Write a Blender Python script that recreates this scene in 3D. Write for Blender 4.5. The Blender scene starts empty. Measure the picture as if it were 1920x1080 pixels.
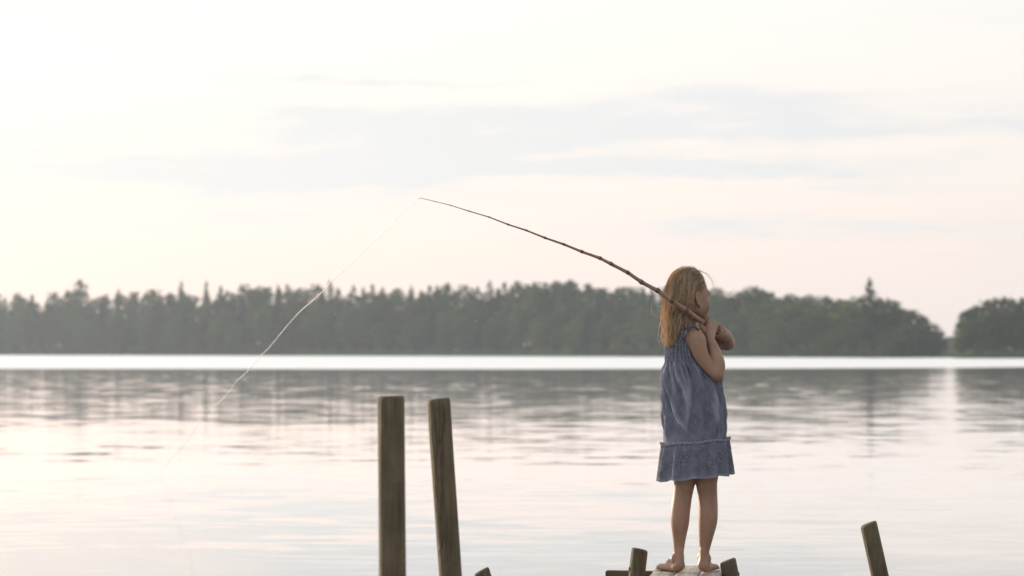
import bpy, bmesh, math, random
import numpy as np
from mathutils import Vector, Matrix

# ------------------------------------------------------------------ camera, light, sky
scn = bpy.context.scene
COL = scn.collection
R = math.radians
FOC = 85.0 / 36.0 * 1920.0            # focal length in photo pixels
EYE = 1.27                            # eye height above the lake
HOR = 658.0                           # photo row of the true horizon
PITCH = math.atan((HOR - 540.0) / FOC)

cam_d = bpy.data.cameras.new("camera")
cam = bpy.data.objects.new("camera", cam_d)
COL.objects.link(cam)
cam.location = (0, 0, EYE)
cam.rotation_euler = (R(90) + PITCH, 0, 0)
cam_d.lens, cam_d.sensor_width = 85.0, 36.0
cam_d.clip_start, cam_d.clip_end = 0.1, 6000
cam_d.dof.use_dof = True
cam_d.dof.focus_distance = 9.62
cam_d.dof.aperture_fstop = 4.0
scn.camera = cam

scn.render.engine = 'CYCLES'
scn.view_settings.view_transform = 'Standard'
scn.view_settings.look = 'None'
scn.view_settings.exposure = 0.0
scn.view_settings.gamma = 1.0
scn.view_settings.use_curve_mapping = False
scn.cycles.use_denoising = True
scn.cycles.max_bounces = 8
scn.cycles.transparent_max_bounces = 8
scn.cycles.volume_bounces = 1
scn.cycles.sample_clamp_indirect = 6.0

SUN_AZ, SUN_EL = -41.0, 9.0           # degrees: west of the view axis, above the horizon
sd = bpy.data.lights.new("sun", 'SUN')
sd.energy, sd.angle, sd.color = 4.3, R(1.2), (1.0, 0.80, 0.58)
sun = bpy.data.objects.new("sun", sd)
COL.objects.link(sun)
sdir = Vector((math.sin(R(SUN_AZ)) * math.cos(R(SUN_EL)), math.cos(R(SUN_AZ)) * math.cos(R(SUN_EL)), math.sin(R(SUN_EL))))
sun.rotation_euler = (-sdir).to_track_quat('-Z', 'Y').to_euler()


class NT:
    """small helper for node graphs"""
    def __init__(s, tree):
        s.t = tree

    def n(s, typ, **kw):
        nd = s.t.nodes.new(typ)
        for k, v in kw.items():
            setattr(nd, k, v)
        return nd

    def put(s, sock, v):
        if isinstance(v, bpy.types.NodeSocket):
            s.t.links.new(v, sock)
        elif isinstance(v, (tuple, list)) and len(v) == 3 and len(sock.default_value) == 4:
            sock.default_value = (*v, 1)
        else:
            sock.default_value = v

    def m(s, op, a, b=None, c=None, clamp=False):
        nd = s.n('ShaderNodeMath', operation=op, use_clamp=clamp)
        for i, v in enumerate((a, b, c)):
            if v is not None:
                s.put(nd.inputs[i], v)
        return nd.outputs[0]

    def mix(s, f, a, b, mode='MIX'):
        nd = s.n('ShaderNodeMix', data_type='RGBA', blend_type=mode)
        s.put(nd.inputs[0], f); s.put(nd.inputs[6], a); s.put(nd.inputs[7], b)
        return nd.outputs[2]

    def ramp(s, f, stops):
        nd = s.n('ShaderNodeValToRGB')
        el = nd.color_ramp.elements
        while len(el) < len(stops):
            el.new(0.5)
        for e, (p, c) in zip(el, stops):
            e.position = p
            e.color = (*c, 1) if len(c) == 3 else c
        s.put(nd.inputs[0], f)
        return nd.outputs[0]

    def noise(s, vec, scale, detail=3, rough=0.5, out=0, dist=0.0):
        nd = s.n('ShaderNodeTexNoise')
        s.put(nd.inputs['Vector'], vec)
        nd.inputs['Scale'].default_value = scale
        nd.inputs['Detail'].default_value = detail
        nd.inputs['Roughness'].default_value = rough
        nd.inputs['Distortion'].default_value = dist
        return nd.outputs[out]

    def mapping(s, vec, scale=(1, 1, 1), loc=(0, 0, 0), rot=(0, 0, 0)):
        nd = s.n('ShaderNodeMapping')
        s.put(nd.inputs[0], vec)
        nd.inputs['Scale'].default_value = scale
        nd.inputs['Location'].default_value = loc
        nd.inputs['Rotation'].default_value = rot
        return nd.outputs[0]

    def xyz(s, x, y, z):
        nd = s.n('ShaderNodeCombineXYZ')
        for i, v in enumerate((x, y, z)):
            s.put(nd.inputs[i], v)
        return nd.outputs[0]


world = bpy.data.worlds.new("World")
scn.world = world
world.use_nodes = True
world.node_tree.nodes.clear()
W = NT(world.node_tree)
SKY_STRENGTH = 0.1
wdir = W.n('ShaderNodeTexCoord').outputs['Generated']
wsep = W.n('ShaderNodeSeparateXYZ'); W.put(wsep.inputs[0], wdir)
wx, wy, wz = wsep.outputs
el = W.m('MULTIPLY', W.m('ARCSINE', wz), 180 / math.pi)
az = W.m('MULTIPLY', W.m('ARCTAN2', wx, wy), 180 / math.pi)
elpos = W.m('MAXIMUM', el, 0.0)
rampf = W.m('SQRT', W.m('DIVIDE', elpos, 90.0))
def rp(e): return math.sqrt(e / 90.0)
base = W.ramp(rampf, [(0.0, (0.93, 0.875, 0.84)), (rp(2.2), (0.96, 0.905, 0.865)), (rp(4.5), (0.985, 0.955, 0.915)),
                      (rp(8.5), (1.03, 1.01, 0.97)), (rp(20), (1.03, 1.0, 0.955)), (rp(45), (0.74, 0.76, 0.79)), (1.0, (0.50, 0.57, 0.68))])
sdot = W.n('ShaderNodeVectorMath', operation='DOT_PRODUCT')
W.put(sdot.inputs[0], wdir); sdot.inputs[1].default_value = sdir
ang = W.m('MULTIPLY', W.m('ARCCOSINE', W.m('MINIMUM', sdot.outputs['Value'], 0.99999)), 180 / math.pi)
def gauss(v, w):
    q = W.m('DIVIDE', v, w)
    return W.m('EXPONENT', W.m('MULTIPLY', W.m('MULTIPLY', q, q), -1.0))
side = W.m('MULTIPLY_ADD', W.m('MULTIPLY_ADD', sdot.outputs['Value'], 0.5, 0.5), 0.50, 0.55)     # dimmer away from the sun
glow = W.m('ADD', W.m('MULTIPLY', gauss(ang, 32.0), 0.115), W.m('MULTIPLY', gauss(ang, 9.0), 0.7))
# thin streaks of grey-blue stratus: az, el, half width, half height (degrees), weight
D = 0.01264
streaks = [(1540, 240, 560, 26, 1.0), (540, 322, 390, 42, 1.45), (1220, 318, 480, 17, 1.3), (650, 153, 280, 9, 0.8),
           (1360, 197, 270, 22, 0.75), (800, 235, 320, 26, 1.3), (1500, 428, 360, 14, 0.8), (500, 408, 210, 12, 0.45),
           (140, 45, 200, 46, 0.4), (110, 322, 190, 24, 0.8), (1000, 275, 320, 22, 0.6), (1650, 360, 200, 10, 0.35)]
nv = W.xyz(W.m('MULTIPLY', az, 0.16), W.m('MULTIPLY', el, 0.95), 3.7)
wob = W.m('SUBTRACT', W.noise(nv, 1.0, 4, 0.6), 0.5)
wob2 = W.m('SUBTRACT', W.noise(W.mapping(nv, (1, 1, 1), (7.3, 2.1, 0)), 1.3, 4, 0.6), 0.5)
elw = W.m('MULTIPLY_ADD', wob, 1.5, el)
azw = W.m('MULTIPLY_ADD', wob2, 9.0, az)
cl = None
for px, py, hw, hh, wt in streaks:
    a0, e0 = (px - 960) * D, (HOR - py) * D
    g = W.m('MULTIPLY', W.m('MULTIPLY', gauss(W.m('SUBTRACT', azw, a0), hw * D), gauss(W.m('SUBTRACT', elw, e0), hh * D * 1.15)), wt)
    cl = g if cl is None else W.m('ADD', cl, g)
# the same thin cloud sheet all over the rest of the sky
inv = W.m('DIVIDE', 1.0, W.m('ADD', W.m('MAXIMUM', wz, 0.0), 0.06))
sheet = W.noise(W.xyz(W.m('MULTIPLY', wx, inv), W.m('MULTIPLY', W.m('MULTIPLY', wy, inv), 1.6), 0.4), 0.9, 5, 0.58)
sheet = W.m('MULTIPLY', W.m('SUBTRACT', sheet, 0.47), 2.2, clamp=True)
fine = W.noise(W.xyz(W.m('MULTIPLY', az, 0.35), W.m('MULTIPLY', el, 2.4), 9.1), 1.0, 5, 0.62)
cl = W.m('MULTIPLY', cl, W.m('MULTIPLY_ADD', fine, 3.2, -0.65))
cl = W.m('ADD', cl, W.m('MULTIPLY', sheet, 0.35), clamp=True)
veil = W.mix(W.m('MULTIPLY', gauss(ang, 48.0), gauss(el, 6.5)), base, W.mix(1.0, base, (1.27, 0.98, 0.885), 'MULTIPLY'))      # rosy low sky on the sun's side
veil = W.mix(cl, veil, (0.855, 0.866, 0.884))
veil = W.mix(1.0, veil, W.xyz(side, side, side), 'MULTIPLY')
glow = W.m('MULTIPLY', glow, W.m('MULTIPLY_ADD', cl, -0.75, 1.0))            # the streaks hold the glow back
veil = W.mix(1.0, veil, W.mix(1.0, W.xyz(glow, glow, glow), (1.0, 0.83, 0.62), 'MULTIPLY'), 'ADD')
nish = W.n('ShaderNodeTexSky', sky_type='NISHITA')
nish.sun_disc = False
nish.sun_elevation, nish.sun_rotation = R(SUN_EL), R(SUN_AZ)
nish.dust_density = 3.0
skycol = W.mix(1.0, W.mix(1.0, veil, (0.97 / SKY_STRENGTH,) * 3, 'MULTIPLY'), W.mix(1.0, nish.outputs[0], (0.12, 0.12, 0.12), 'MULTIPLY'), 'ADD')
bg = W.n('ShaderNodeBackground'); W.put(bg.inputs[0], skycol); bg.inputs[1].default_value = SKY_STRENGTH
wo = W.n('ShaderNodeOutputWorld'); W.put(wo.inputs[0], bg.outputs[0])

# ------------------------------------------------------------------ helpers
rng = random.Random(11)
nrg = np.random.default_rng(5)


def at(px, py, Y):
    """world point seen at photo pixel (px, py) at distance Y in front of the camera"""
    u, v = (px - 960.0) / FOC, (540.0 - py) / FOC
    d = (u, math.cos(PITCH) - v * math.sin(PITCH), math.sin(PITCH) + v * math.cos(PITCH))
    k = Y / d[1]
    return Vector((d[0] * k, Y, EYE + d[2] * k))


def tag(o, label=None, cat=None, group=None, kind=None):
    for k, v in (('label', label), ('category', cat), ('group', group), ('kind', kind)):
        if v:
            o[k] = v
    return o


def link_mesh(name, me, mat=None, parent=None, loc=None):
    o = bpy.data.objects.new(name, me)
    COL.objects.link(o)
    if mat and not me.materials:
        me.materials.append(mat)
    if parent:
        o.parent = parent
    if loc is not None:
        o.location = loc
    return o


def mesh_of(name, verts, faces, smooth=True):
    me = bpy.data.meshes.new(name)
    verts = np.asarray(verts, dtype=np.float32)
    if isinstance(faces, np.ndarray):
        k = faces.shape[1]
        me.vertices.add(len(verts)); me.vertices.foreach_set('co', verts.ravel())
        me.loops.add(faces.size); me.loops.foreach_set('vertex_index', faces.astype(np.int32).ravel())
        me.polygons.add(len(faces))
        me.polygons.foreach_set('loop_start', np.arange(0, faces.size, k, dtype=np.int32))
        me.polygons.foreach_set('loop_total', np.full(len(faces), k, dtype=np.int32))
        me.update(calc_edges=True)
    else:
        me.from_pydata([tuple(map(float, v)) for v in verts], [], faces)
        me.update()
    me.validate()
    if smooth:
        me.polygons.foreach_set('use_smooth', np.ones(len(me.polygons), dtype=bool))
    return me


def attr(me, name, vals):
    a = me.attributes.new(name, 'FLOAT', 'POINT')
    a.data.foreach_set('value', np.asarray(vals, dtype=np.float32))


def empty(name, loc=(0, 0, 0), rz=0.0):
    o = bpy.data.objects.new(name, None)
    COL.objects.link(o)
    o.location = loc
    o.rotation_euler = (0, 0, rz)
    o.empty_display_size = 0.1
    return o


def tube(pts, rad, n=8, cap=True, wob=0.0, seed=0):
    """verts, faces of a tube through pts with a radius each"""
    P = np.asarray([tuple(p) for p in pts], dtype=float)
    rr = np.random.default_rng(seed)
    T = np.gradient(P, axis=0)
    T /= np.linalg.norm(T, axis=1)[:, None] + 1e-12
    up = np.array([0, 0, 1.0]) if abs(T[0][2]) < 0.9 else np.array([1.0, 0, 0])
    V, F = [], []
    ph = rr.random(3) * 6
    for i in range(len(P)):
        a = np.cross(T[i], up); a /= np.linalg.norm(a)
        b = np.cross(a, T[i])
        up = b
        for j in range(n):
            t = 2 * math.pi * j / n
            q = rad[i] * (1 + wob * (math.sin(2 * t + ph[0]) * 0.6 + math.sin(3 * t + ph[1] + i * 0.35) * 0.4 + math.sin(5 * t + ph[2] - i * 0.5) * 0.2))
            V.append(P[i] + (a * math.cos(t) + b * math.sin(t)) * q)
    for i in range(len(P) - 1):
        for j in range(n):
            k = (j + 1) % n
            F.append((i * n + j, i * n + k, (i + 1) * n + k, (i + 1) * n + j))
    if cap:
        F.append(tuple(range(n - 1, -1, -1)))
        F.append(tuple(range((len(P) - 1) * n, len(P) * n)))
    return V, F


def principled(name):
    m = bpy.data.materials.new(name)
    m.use_nodes = True
    t = NT(m.node_tree)
    p = m.node_tree.nodes['Principled BSDF']
    return m, t, p


def bump(t, p, h, dist, strength=1.0):
    b = t.n('ShaderNodeBump')
    b.inputs['Strength'].default_value = strength
    b.inputs['Distance'].default_value = dist
    t.put(b.inputs['Height'], h)
    t.put(p.inputs['Normal'], b.outputs[0])
    return b


# ------------------------------------------------------------------ materials
def mat_wood(name, dark, light, grain=(22, 22, 1.6), rough=0.75, moss=0.0):
    m, t, p = principled(name)
    co = t.n('ShaderNodeTexCoord').outputs['Object']
    g = t.noise(t.mapping(co, grain), 2.2, 6, 0.65, dist=0.6)
    g2 = t.noise(co, 9.0, 4, 0.6)
    c = t.ramp(g, [(0.28, dark), (0.72, light)])
    c = t.mix(t.m('MULTIPLY', t.m('SUBTRACT', g2, 0.42), 2.0, clamp=True), c, tuple(0.55 * x for x in dark))
    if moss:
        g3 = t.noise(co, 5.0, 5, 0.65)
        c = t.mix(t.m('MULTIPLY', t.m('MULTIPLY', t.m('SUBTRACT', g3, 0.45), 5.0, clamp=True), moss), c, (0.10, 0.12, 0.05))
    crack = t.noise(t.mapping(co, tuple(q * 1.6 for q in grain)), 1.1, 3, 0.55, dist=0.3)
    crack = t.m('SUBTRACT', 1.0, t.m('MULTIPLY', t.m('ABSOLUTE', t.m('SUBTRACT', crack, 0.5)), 26.0), clamp=True)
    crack = t.m('MULTIPLY', crack, t.m('MULTIPLY', t.m('SUBTRACT', t.noise(co, 4.0, 2), 0.45), 6.0, clamp=True))
    c = t.mix(t.m('MULTIPLY', crack, 0.5), c, tuple(0.3 * x for x in dark))
    t.put(p.inputs['Base Color'], c)
    p.inputs['Roughness'].default_value = rough
    cr = t.noise(t.mapping(co, tuple(q * 2.2 for q in grain)), 2.0, 4, 0.7)
    bump(t, p, t.m('SUBTRACT', t.m('ADD', t.m('MULTIPLY', g, 0.6), t.m('MULTIPLY', cr, 0.4)), crack), 0.006, 0.9)
    return m


M_POST = mat_wood('post wood', (0.105, 0.078, 0.046), (0.205, 0.158, 0.096), moss=0.22)
M_PLANK = mat_wood('plank wood', (0.40, 0.36, 0.29), (0.64, 0.59, 0.49), grain=(26, 2.0, 26), rough=0.5)
M_BEAM = mat_wood('beam wood', (0.10, 0.07, 0.045), (0.19, 0.14, 0.09), grain=(2.0, 24, 24))
M_BOLT, _t, _p = principled('rusty iron')
_p.inputs['Base Color'].default_value = (0.09, 0.06, 0.04, 1); _p.inputs['Metallic'].default_value = 0.6; _p.inputs['Roughness'].default_value = 0.7


def mat_leaf(name, c1, c2, trans):
    m = bpy.data.materials.new(name); m.use_nodes = True
    m.node_tree.nodes.clear()
    t = NT(m.node_tree)
    oi = t.n('ShaderNodeObjectInfo')
    co = t.n('ShaderNodeTexCoord').outputs['Object']
    f = t.noise(co, 0.9, 3, 0.6)
    f = t.m('ADD', t.m('MULTIPLY', f, 0.8), t.m('MULTIPLY_ADD', oi.outputs['Random'], 0.7, -0.25), clamp=True)
    c = t.mix(f, c1, c2)
    d = t.n('ShaderNodeBsdfDiffuse'); t.put(d.inputs[0], c)
    tr = t.n('ShaderNodeBsdfTranslucent'); t.put(tr.inputs[0], t.mix(1.0, c, (1.35, 1.3, 0.6), 'MULTIPLY'))
    mx = t.n('ShaderNodeMixShader'); mx.inputs[0].default_value = trans
    t.put(mx.inputs[1], d.outputs[0]); t.put(mx.inputs[2], tr.outputs[0])
    o = t.n('ShaderNodeOutputMaterial'); t.put(o.inputs[0], mx.outputs[0])
    return m


M_SPRUCE = mat_leaf('spruce needles', (0.030, 0.050, 0.034), (0.050, 0.075, 0.045), 0.15)
M_BROAD = mat_leaf('broad leaves', (0.052, 0.078, 0.040), (0.105, 0.138, 0.060), 0.35)
M_PINE = mat_leaf('pine needles', (0.042, 0.066, 0.038), (0.075, 0.098, 0.05), 0.2)
M_REED = mat_leaf('reed blades', (0.085, 0.13, 0.075), (0.13, 0.185, 0.10), 0.35)
M_BARK = mat_wood('bark', (0.05, 0.04, 0.035), (0.14, 0.11, 0.09), grain=(3, 3, 0.5))
M_STONE, t_, p_ = principled('shore stone')
t_.put(p_.inputs['Base Color'], t_.ramp(t_.noise(t_.n('ShaderNodeTexCoord').outputs['Object'], 3, 5), [(0.3, (0.22, 0.21, 0.2)), (0.7, (0.42, 0.41, 0.4))]))
p_.inputs['Roughness'].default_value = 0.85
M_GROUND, t_, p_ = principled('forest floor')
t_.put(p_.inputs['Base Color'], t_.ramp(t_.noise(t_.n('ShaderNodeTexCoord').outputs['Object'], 0.3, 5), [(0.3, (0.04, 0.05, 0.025)), (0.7, (0.09, 0.10, 0.05))]))
p_.inputs['Roughness'].default_value = 0.95


def mat_water():
    m = bpy.data.materials.new('lake water'); m.use_nodes = True
    m.node_tree.nodes.clear()
    t = NT(m.node_tree)
    pos = t.n('ShaderNodeNewGeometry').outputs['Position']
    s = t.n('ShaderNodeSeparateXYZ'); t.put(s.inputs[0], pos)
    X, Y, _ = s.outputs

    def slope(scale, sx, sy, detail, off):
        nd = t.noise(t.mapping(pos, (sx, sy, 1), off), scale, detail, 0.55, out=1)
        c = t.n('ShaderNodeSeparateColor'); t.put(c.inputs[0], nd)
        return t.m('SUBTRACT', c.outputs[0], 0.5), t.m('SUBTRACT', c.outputs[1], 0.5)
    a = slope(1.05, 0.75, 1.0, 2, (0, 0, 0))
    b = slope(5.0, 0.40, 1.0, 3, (13, 5, 2))
    c = slope(0.09, 0.35, 1.0, 2, (3, 9, 6))
    # wind-ruffled water out towards the far shore
    edge = t.noise(t.mapping(pos, (0.012, 0.03, 1)), 1.0, 3)
    lim = t.m('ADD', t.m('ADD', t.m('MULTIPLY_ADD', X, 0.15, 170.0), t.m('MULTIPLY', t.m('ABSOLUTE', X), 0.30)), t.m('MULTIPLY_ADD', edge, 26.0, -13.0))
    ruf = t.n('ShaderNodeMapRange', interpolation_type='SMOOTHSTEP'); t.put(ruf.inputs[0], t.m('SUBTRACT', Y, lim))
    ruf.inputs[1].default_value, ruf.inputs[2].default_value = -3.0, 7.0
    ruf = ruf.outputs[0]
    # calmer and livelier patches
    patch = t.noise(t.mapping(pos, (0.11, 0.22, 1)), 1.0, 4, 0.6)
    patch = t.m('MAXIMUM', t.m('MINIMUM', t.m('MULTIPLY_ADD', patch, 3.6, -0.9), 1.25), 0.15)
    far = t.n('ShaderNodeMapRange', interpolation_type='SMOOTHSTEP'); t.put(far.inputs[0], Y)
    far.inputs[1].default_value, far.inputs[2].default_value, far.inputs[3].default_value, far.inputs[4].default_value = 42.0, 85.0, 1.0, 0.44
    patch = t.m('MULTIPLY', patch, far.outputs[0])              # livelier ripples in the shallows, calmer farther out
    ka = t.m('MULTIPLY', patch, 0.040); kb = t.m('MULTIPLY', patch, 0.050); kc = 0.012
    sy = t.m('ADD', t.m('ADD', t.m('MULTIPLY', a[1], ka), t.m('MULTIPLY', b[1], kb)), t.m('MULTIPLY', c[1], kc))
    sx = t.m('ADD', t.m('MULTIPLY', a[0], t.m('MULTIPLY', ka, 0.9)), t.m('MULTIPLY', b[0], t.m('MULTIPLY', kb, 0.9)))
    dn = t.noise(t.mapping(pos, (0.80, 0.38, 1), (5, 1, 0)), 1.0, 3, 0.6)
    md = t.n('ShaderNodeMapRange', interpolation_type='SMOOTHSTEP'); t.put(md.inputs[0], Y)
    md.inputs[1].default_value, md.inputs[2].default_value, md.inputs[3].default_value, md.inputs[4].default_value = 60.0, 175.0, 0.034, 0.010
    dash = t.m('MULTIPLY', t.m('MULTIPLY', t.m('SUBTRACT', dn, t.m('MULTIPLY_ADD', X, 0.0016, 0.55)), 7.0, clamp=True), md.outputs[0])
    sy = t.m('SUBTRACT', sy, t.m('MULTIPLY', dash, t.m('SUBTRACT', 1.0, far.outputs[0])))       # wavelets that catch the sky out in the dark reflection
    sy = t.m('SUBTRACT', sy, t.m('MULTIPLY', ruf, 0.14))           # the faces turned to us are the ones seen at a graze
    nn = t.n('ShaderNodeVectorMath', operation='NORMALIZE'); t.put(nn.inputs[0], t.xyz(sx, sy, 1.0))
    N = nn.outputs[0]
    fr = t.n('ShaderNodeFresnel'); fr.inputs[0].default_value = 1.34; t.put(fr.inputs[1], N)
    fac = t.m('MULTIPLY', fr.outputs[0], 1.36, clamp=True)
    fac = t.m('MAXIMUM', fac, ruf)
    gl = t.n('ShaderNodeBsdfGlossy'); gl.inputs[0].default_value = (1, 1, 1, 1)
    t.put(gl.inputs['Roughness'], t.m('MULTIPLY_ADD', ruf, 0.24, 0.055)); t.put(gl.inputs['Normal'], N)
    df = t.n('ShaderNodeBsdfDiffuse'); df.inputs[0].default_value = (0.035, 0.05, 0.055, 1)
    mx = t.n('ShaderNodeMixShader'); t.put(mx.inputs[0], fac); t.put(mx.inputs[1], df.outputs[0]); t.put(mx.inputs[2], gl.outputs[0])
    o = t.n('ShaderNodeOutputMaterial'); t.put(o.inputs[0], mx.outputs[0])
    return m


M_WATER = mat_water()

# ------------------------------------------------------------------ lake, land, air
def interp(x, pts):
    return float(np.interp(x, [p[0] for p in pts], [p[1] for p in pts]))


SHORE = [(-650, 1050), (-400, 930), (-165, 775), (0, 588), (72, 456), (82, 461), (96, 472), (150, 1000), (650, 1050)]
def height(X, Y):
    hm = np.clip((Y - interp(X, SHORE)) * 0.06, -2.0, 2.6)
    hh = np.clip(min((Y - 428) * 0.06, (X - (78.5 + (Y - 430) * 0.19)) * 0.12, (640 - Y) * 0.05), -2.0, 1.6)
    return float(max(hm, hh))


def build_ground():
    xs = np.concatenate([np.linspace(-640, -230, 14), np.linspace(-220, 180, 130), np.linspace(200, 640, 16)])
    ys = np.concatenate([np.linspace(-240, 400, 12), np.linspace(415, 1010, 130), np.linspace(1040, 1240, 8)])
    V = [(x, y, height(x, y) + (0.25 * math.sin(x * 0.31) * math.sin(y * 0.23) if height(x, y) > 0.3 else 0)) for y in ys for x in xs]
    n = len(xs)
    F = np.array([(j * n + i, j * n + i + 1, (j + 1) * n + i + 1, (j + 1) * n + i) for j in range(len(ys) - 1) for i in range(n - 1)])
    o = link_mesh('ground', mesh_of('ground', V, F), M_GROUND)
    tag(o, 'forest floor sloping up from the far lake shore', 'ground', kind='structure')


build_ground()
lw = link_mesh('lake', mesh_of('lake', [(-640, -240, 0), (640, -240, 0), (640, 1240, 0), (-640, 1240, 0)], [(0, 1, 2, 3)], False), M_WATER)
tag(lw, 'calm lake with pale rippled sky reflections', 'lake', kind='structure')

hz = bpy.data.materials.new('haze air'); hz.use_nodes = True
hz.node_tree.nodes.clear()
ht = NT(hz.node_tree)
hv = ht.n('ShaderNodeVolumePrincipled')
hv.inputs['Color'].default_value = (0.76, 0.865, 1.0, 1)
hv.inputs['Density'].default_value = 0.00027
hv.inputs['Anisotropy'].default_value = 0.30
ho = ht.n('ShaderNodeOutputMaterial'); ht.put(ho.inputs['Volume'], hv.outputs[0])
x0, x1, y0, y1, z0, z1 = -700, 700, -300, 1300, -3.2, 34
hb = link_mesh('haze', mesh_of('haze', [(x, y, z) for z in (z0, z1) for y in (y0, y1) for x in (x0, x1)],
               [(0, 2, 3, 1), (4, 5, 7, 6), (0, 1, 5, 4), (2, 6, 7, 3), (0, 4, 6, 2), (1, 3, 7, 5)], False), hz)
tag(hb, 'thin evening haze over the lake', 'haze', kind='stuff')

# ------------------------------------------------------------------ far trees
def leaf_quads(C, size, droop=None, seed=0, flat=0.0):
    """a small crumpled leaf clump (one quad) at every centre"""
    r = np.random.default_rng(seed)
    n = len(C)
    a = r.normal(size=(n, 3)); a /= np.linalg.norm(a, axis=1)[:, None]
    b = r.normal(size=(n, 3)); b[:, 2] *= (1 - flat)
    b -= a * (a * b).sum(1)[:, None]; b /= np.linalg.norm(b, axis=1)[:, None]
    s = np.asarray(size)[:, None] * r.uniform(0.6, 1.25, (n, 1))
    q = [C - a * s * 0.5, C + b * s * 0.38, C + a * s * 0.5, C - b * s * 0.38]
    V = np.stack(q, 1).reshape(-1, 3)
    return V, np.arange(4 * n).reshape(n, 4)


def trunk_mesh(h, r0, seed, limbs=0, spread=2.0):
    r = random.Random(seed)
    pts = [(r.uniform(-.06, .06) * i * 0.5, r.uniform(-.06, .06) * i * 0.5, h * i / 6) for i in range(7)]
    V, F = tube(pts, [r0 * (1 - 0.15 * i) for i in range(7)], 6)
    for k in range(limbs):
        zz = h * r.uniform(0.3, 0.8); t = r.uniform(0, 6.28)
        e = (math.cos(t) * spread * 0.7, math.sin(t) * spread * 0.7, zz + spread * 0.8)
        v, f = tube([(0, 0, zz), (e[0] * .5, e[1] * .5, zz + spread * .3), e], [r0 * .4, r0 * .25, r0 * .08], 4)
        o = len(V); V += v; F += [tuple(i + o for i in q) for q in f]
    me = mesh_of('trunk', V, F); me.materials.append(M_BARK)
    return me


def spruce(seed, narrow=1.0):
    r = np.random.default_rng(seed)
    C, S = [], []
    for i in range(40):
        t = i / 39
        Rr = (1.95 * (1 - t) ** 0.60 + 0.12) * (0.8 + 0.4 * r.random()) * narrow
        nb = 4 + int(7 * (1 - t))
        for k in range(nb):
            th = r.uniform(0, 6.28); L = Rr * r.uniform(0.6, 1.12)
            for q in ((0.3, 0.6, 0.95) if L > 0.6 else (0.4, 0.9)):
                C.append((math.cos(th) * L * q, math.sin(th) * L * q, 0.9 + 9.1 * t - 0.35 * L * q + r.normal() * 0.07)); S.append(0.46 + 0.36 * (1 - t))
    V, F = leaf_quads(np.array(C), S, seed=seed, flat=0.5)
    me = mesh_of('crown', V, F, False); me.materials.append(M_SPRUCE)
    return trunk_mesh(8.6, 0.16, seed), me


def broad(seed, mat, low=0.22, wide=1.0, airy=False):
    r = np.random.default_rng(seed)
    C, S = [], []
    nl = 17
    for i in range(nl):
        t = (i + 0.5) / nl
        zz = 10 * (low + (0.97 - low) * t)
        prof = math.sin(math.pi * (0.12 + 0.84 * t)) ** 0.75
        th = i * 2.4 + r.uniform(0, 1); L = 1.55 * prof * wide * r.uniform(0.4, 1.0)
        c = np.array([math.cos(th) * L, math.sin(th) * L, zz])
        rad = (0.75 + 0.65 * prof) * r.uniform(0.75, 1.15)
        m = 34 if not airy else 22
        d = r.normal(size=(m, 3)); d /= np.linalg.norm(d, axis=1)[:, None]
        C.append(c + d * (rad * r.random((m, 1)) ** 0.45) * np.array([1, 1, 0.8])); S += [0.62] * m
    C = np.concatenate(C); C[:, 2] = np.minimum(C[:, 2], 9.98)
    V, F = leaf_quads(C, S, seed=seed)
    me = mesh_of('crown', V, F, False); me.materials.append(mat)
    return trunk_mesh(8.2, 0.2, seed, 6, 1.7 * wide), me


PROTO = {'spruce': [spruce(s) for s in (1, 2, 3, 4)], 'slim': [spruce(s, 0.85) for s in (5, 6)],
         'broad': [broad(s, M_BROAD) for s in (10, 11, 12, 13, 14)], 'pine': [broad(s, M_PINE, 0.5, 0.9, True) for s in (20, 21, 22)]}
NAMES = {'spruce': 'spruce_tree', 'slim': 'spruce_tree', 'broad': 'birch_tree', 'pine': 'pine_tree'}
CATS = {'spruce': 'spruce', 'slim': 'spruce', 'broad': 'birch', 'pine': 'pine'}


def tree(kind, X, Y, top, wide, label, group):
    z = height(X, Y) - 0.15
    tr, cr = rng.choice(PROTO[kind])
    o = empty(NAMES[kind], (X, Y, z), rng.uniform(0, 6.28))
    wide *= 1.45
    o.scale = (wide, wide, max(2.0, top - z) / 10.0)
    link_mesh('trunk', tr, parent=o)
    link_mesh('crown', cr, parent=o)
    tag(o, label, CATS[kind], group)
    return o


def shore_at(px):
    """distance of the waterline along the sight line of a photo column"""
    u = (px - 960) / FOC
    for Y in np.arange(400, 1060, 2.0):
        if height(u * Y, Y) > 0.02:
            return float(Y)
    return 1010.0


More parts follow.
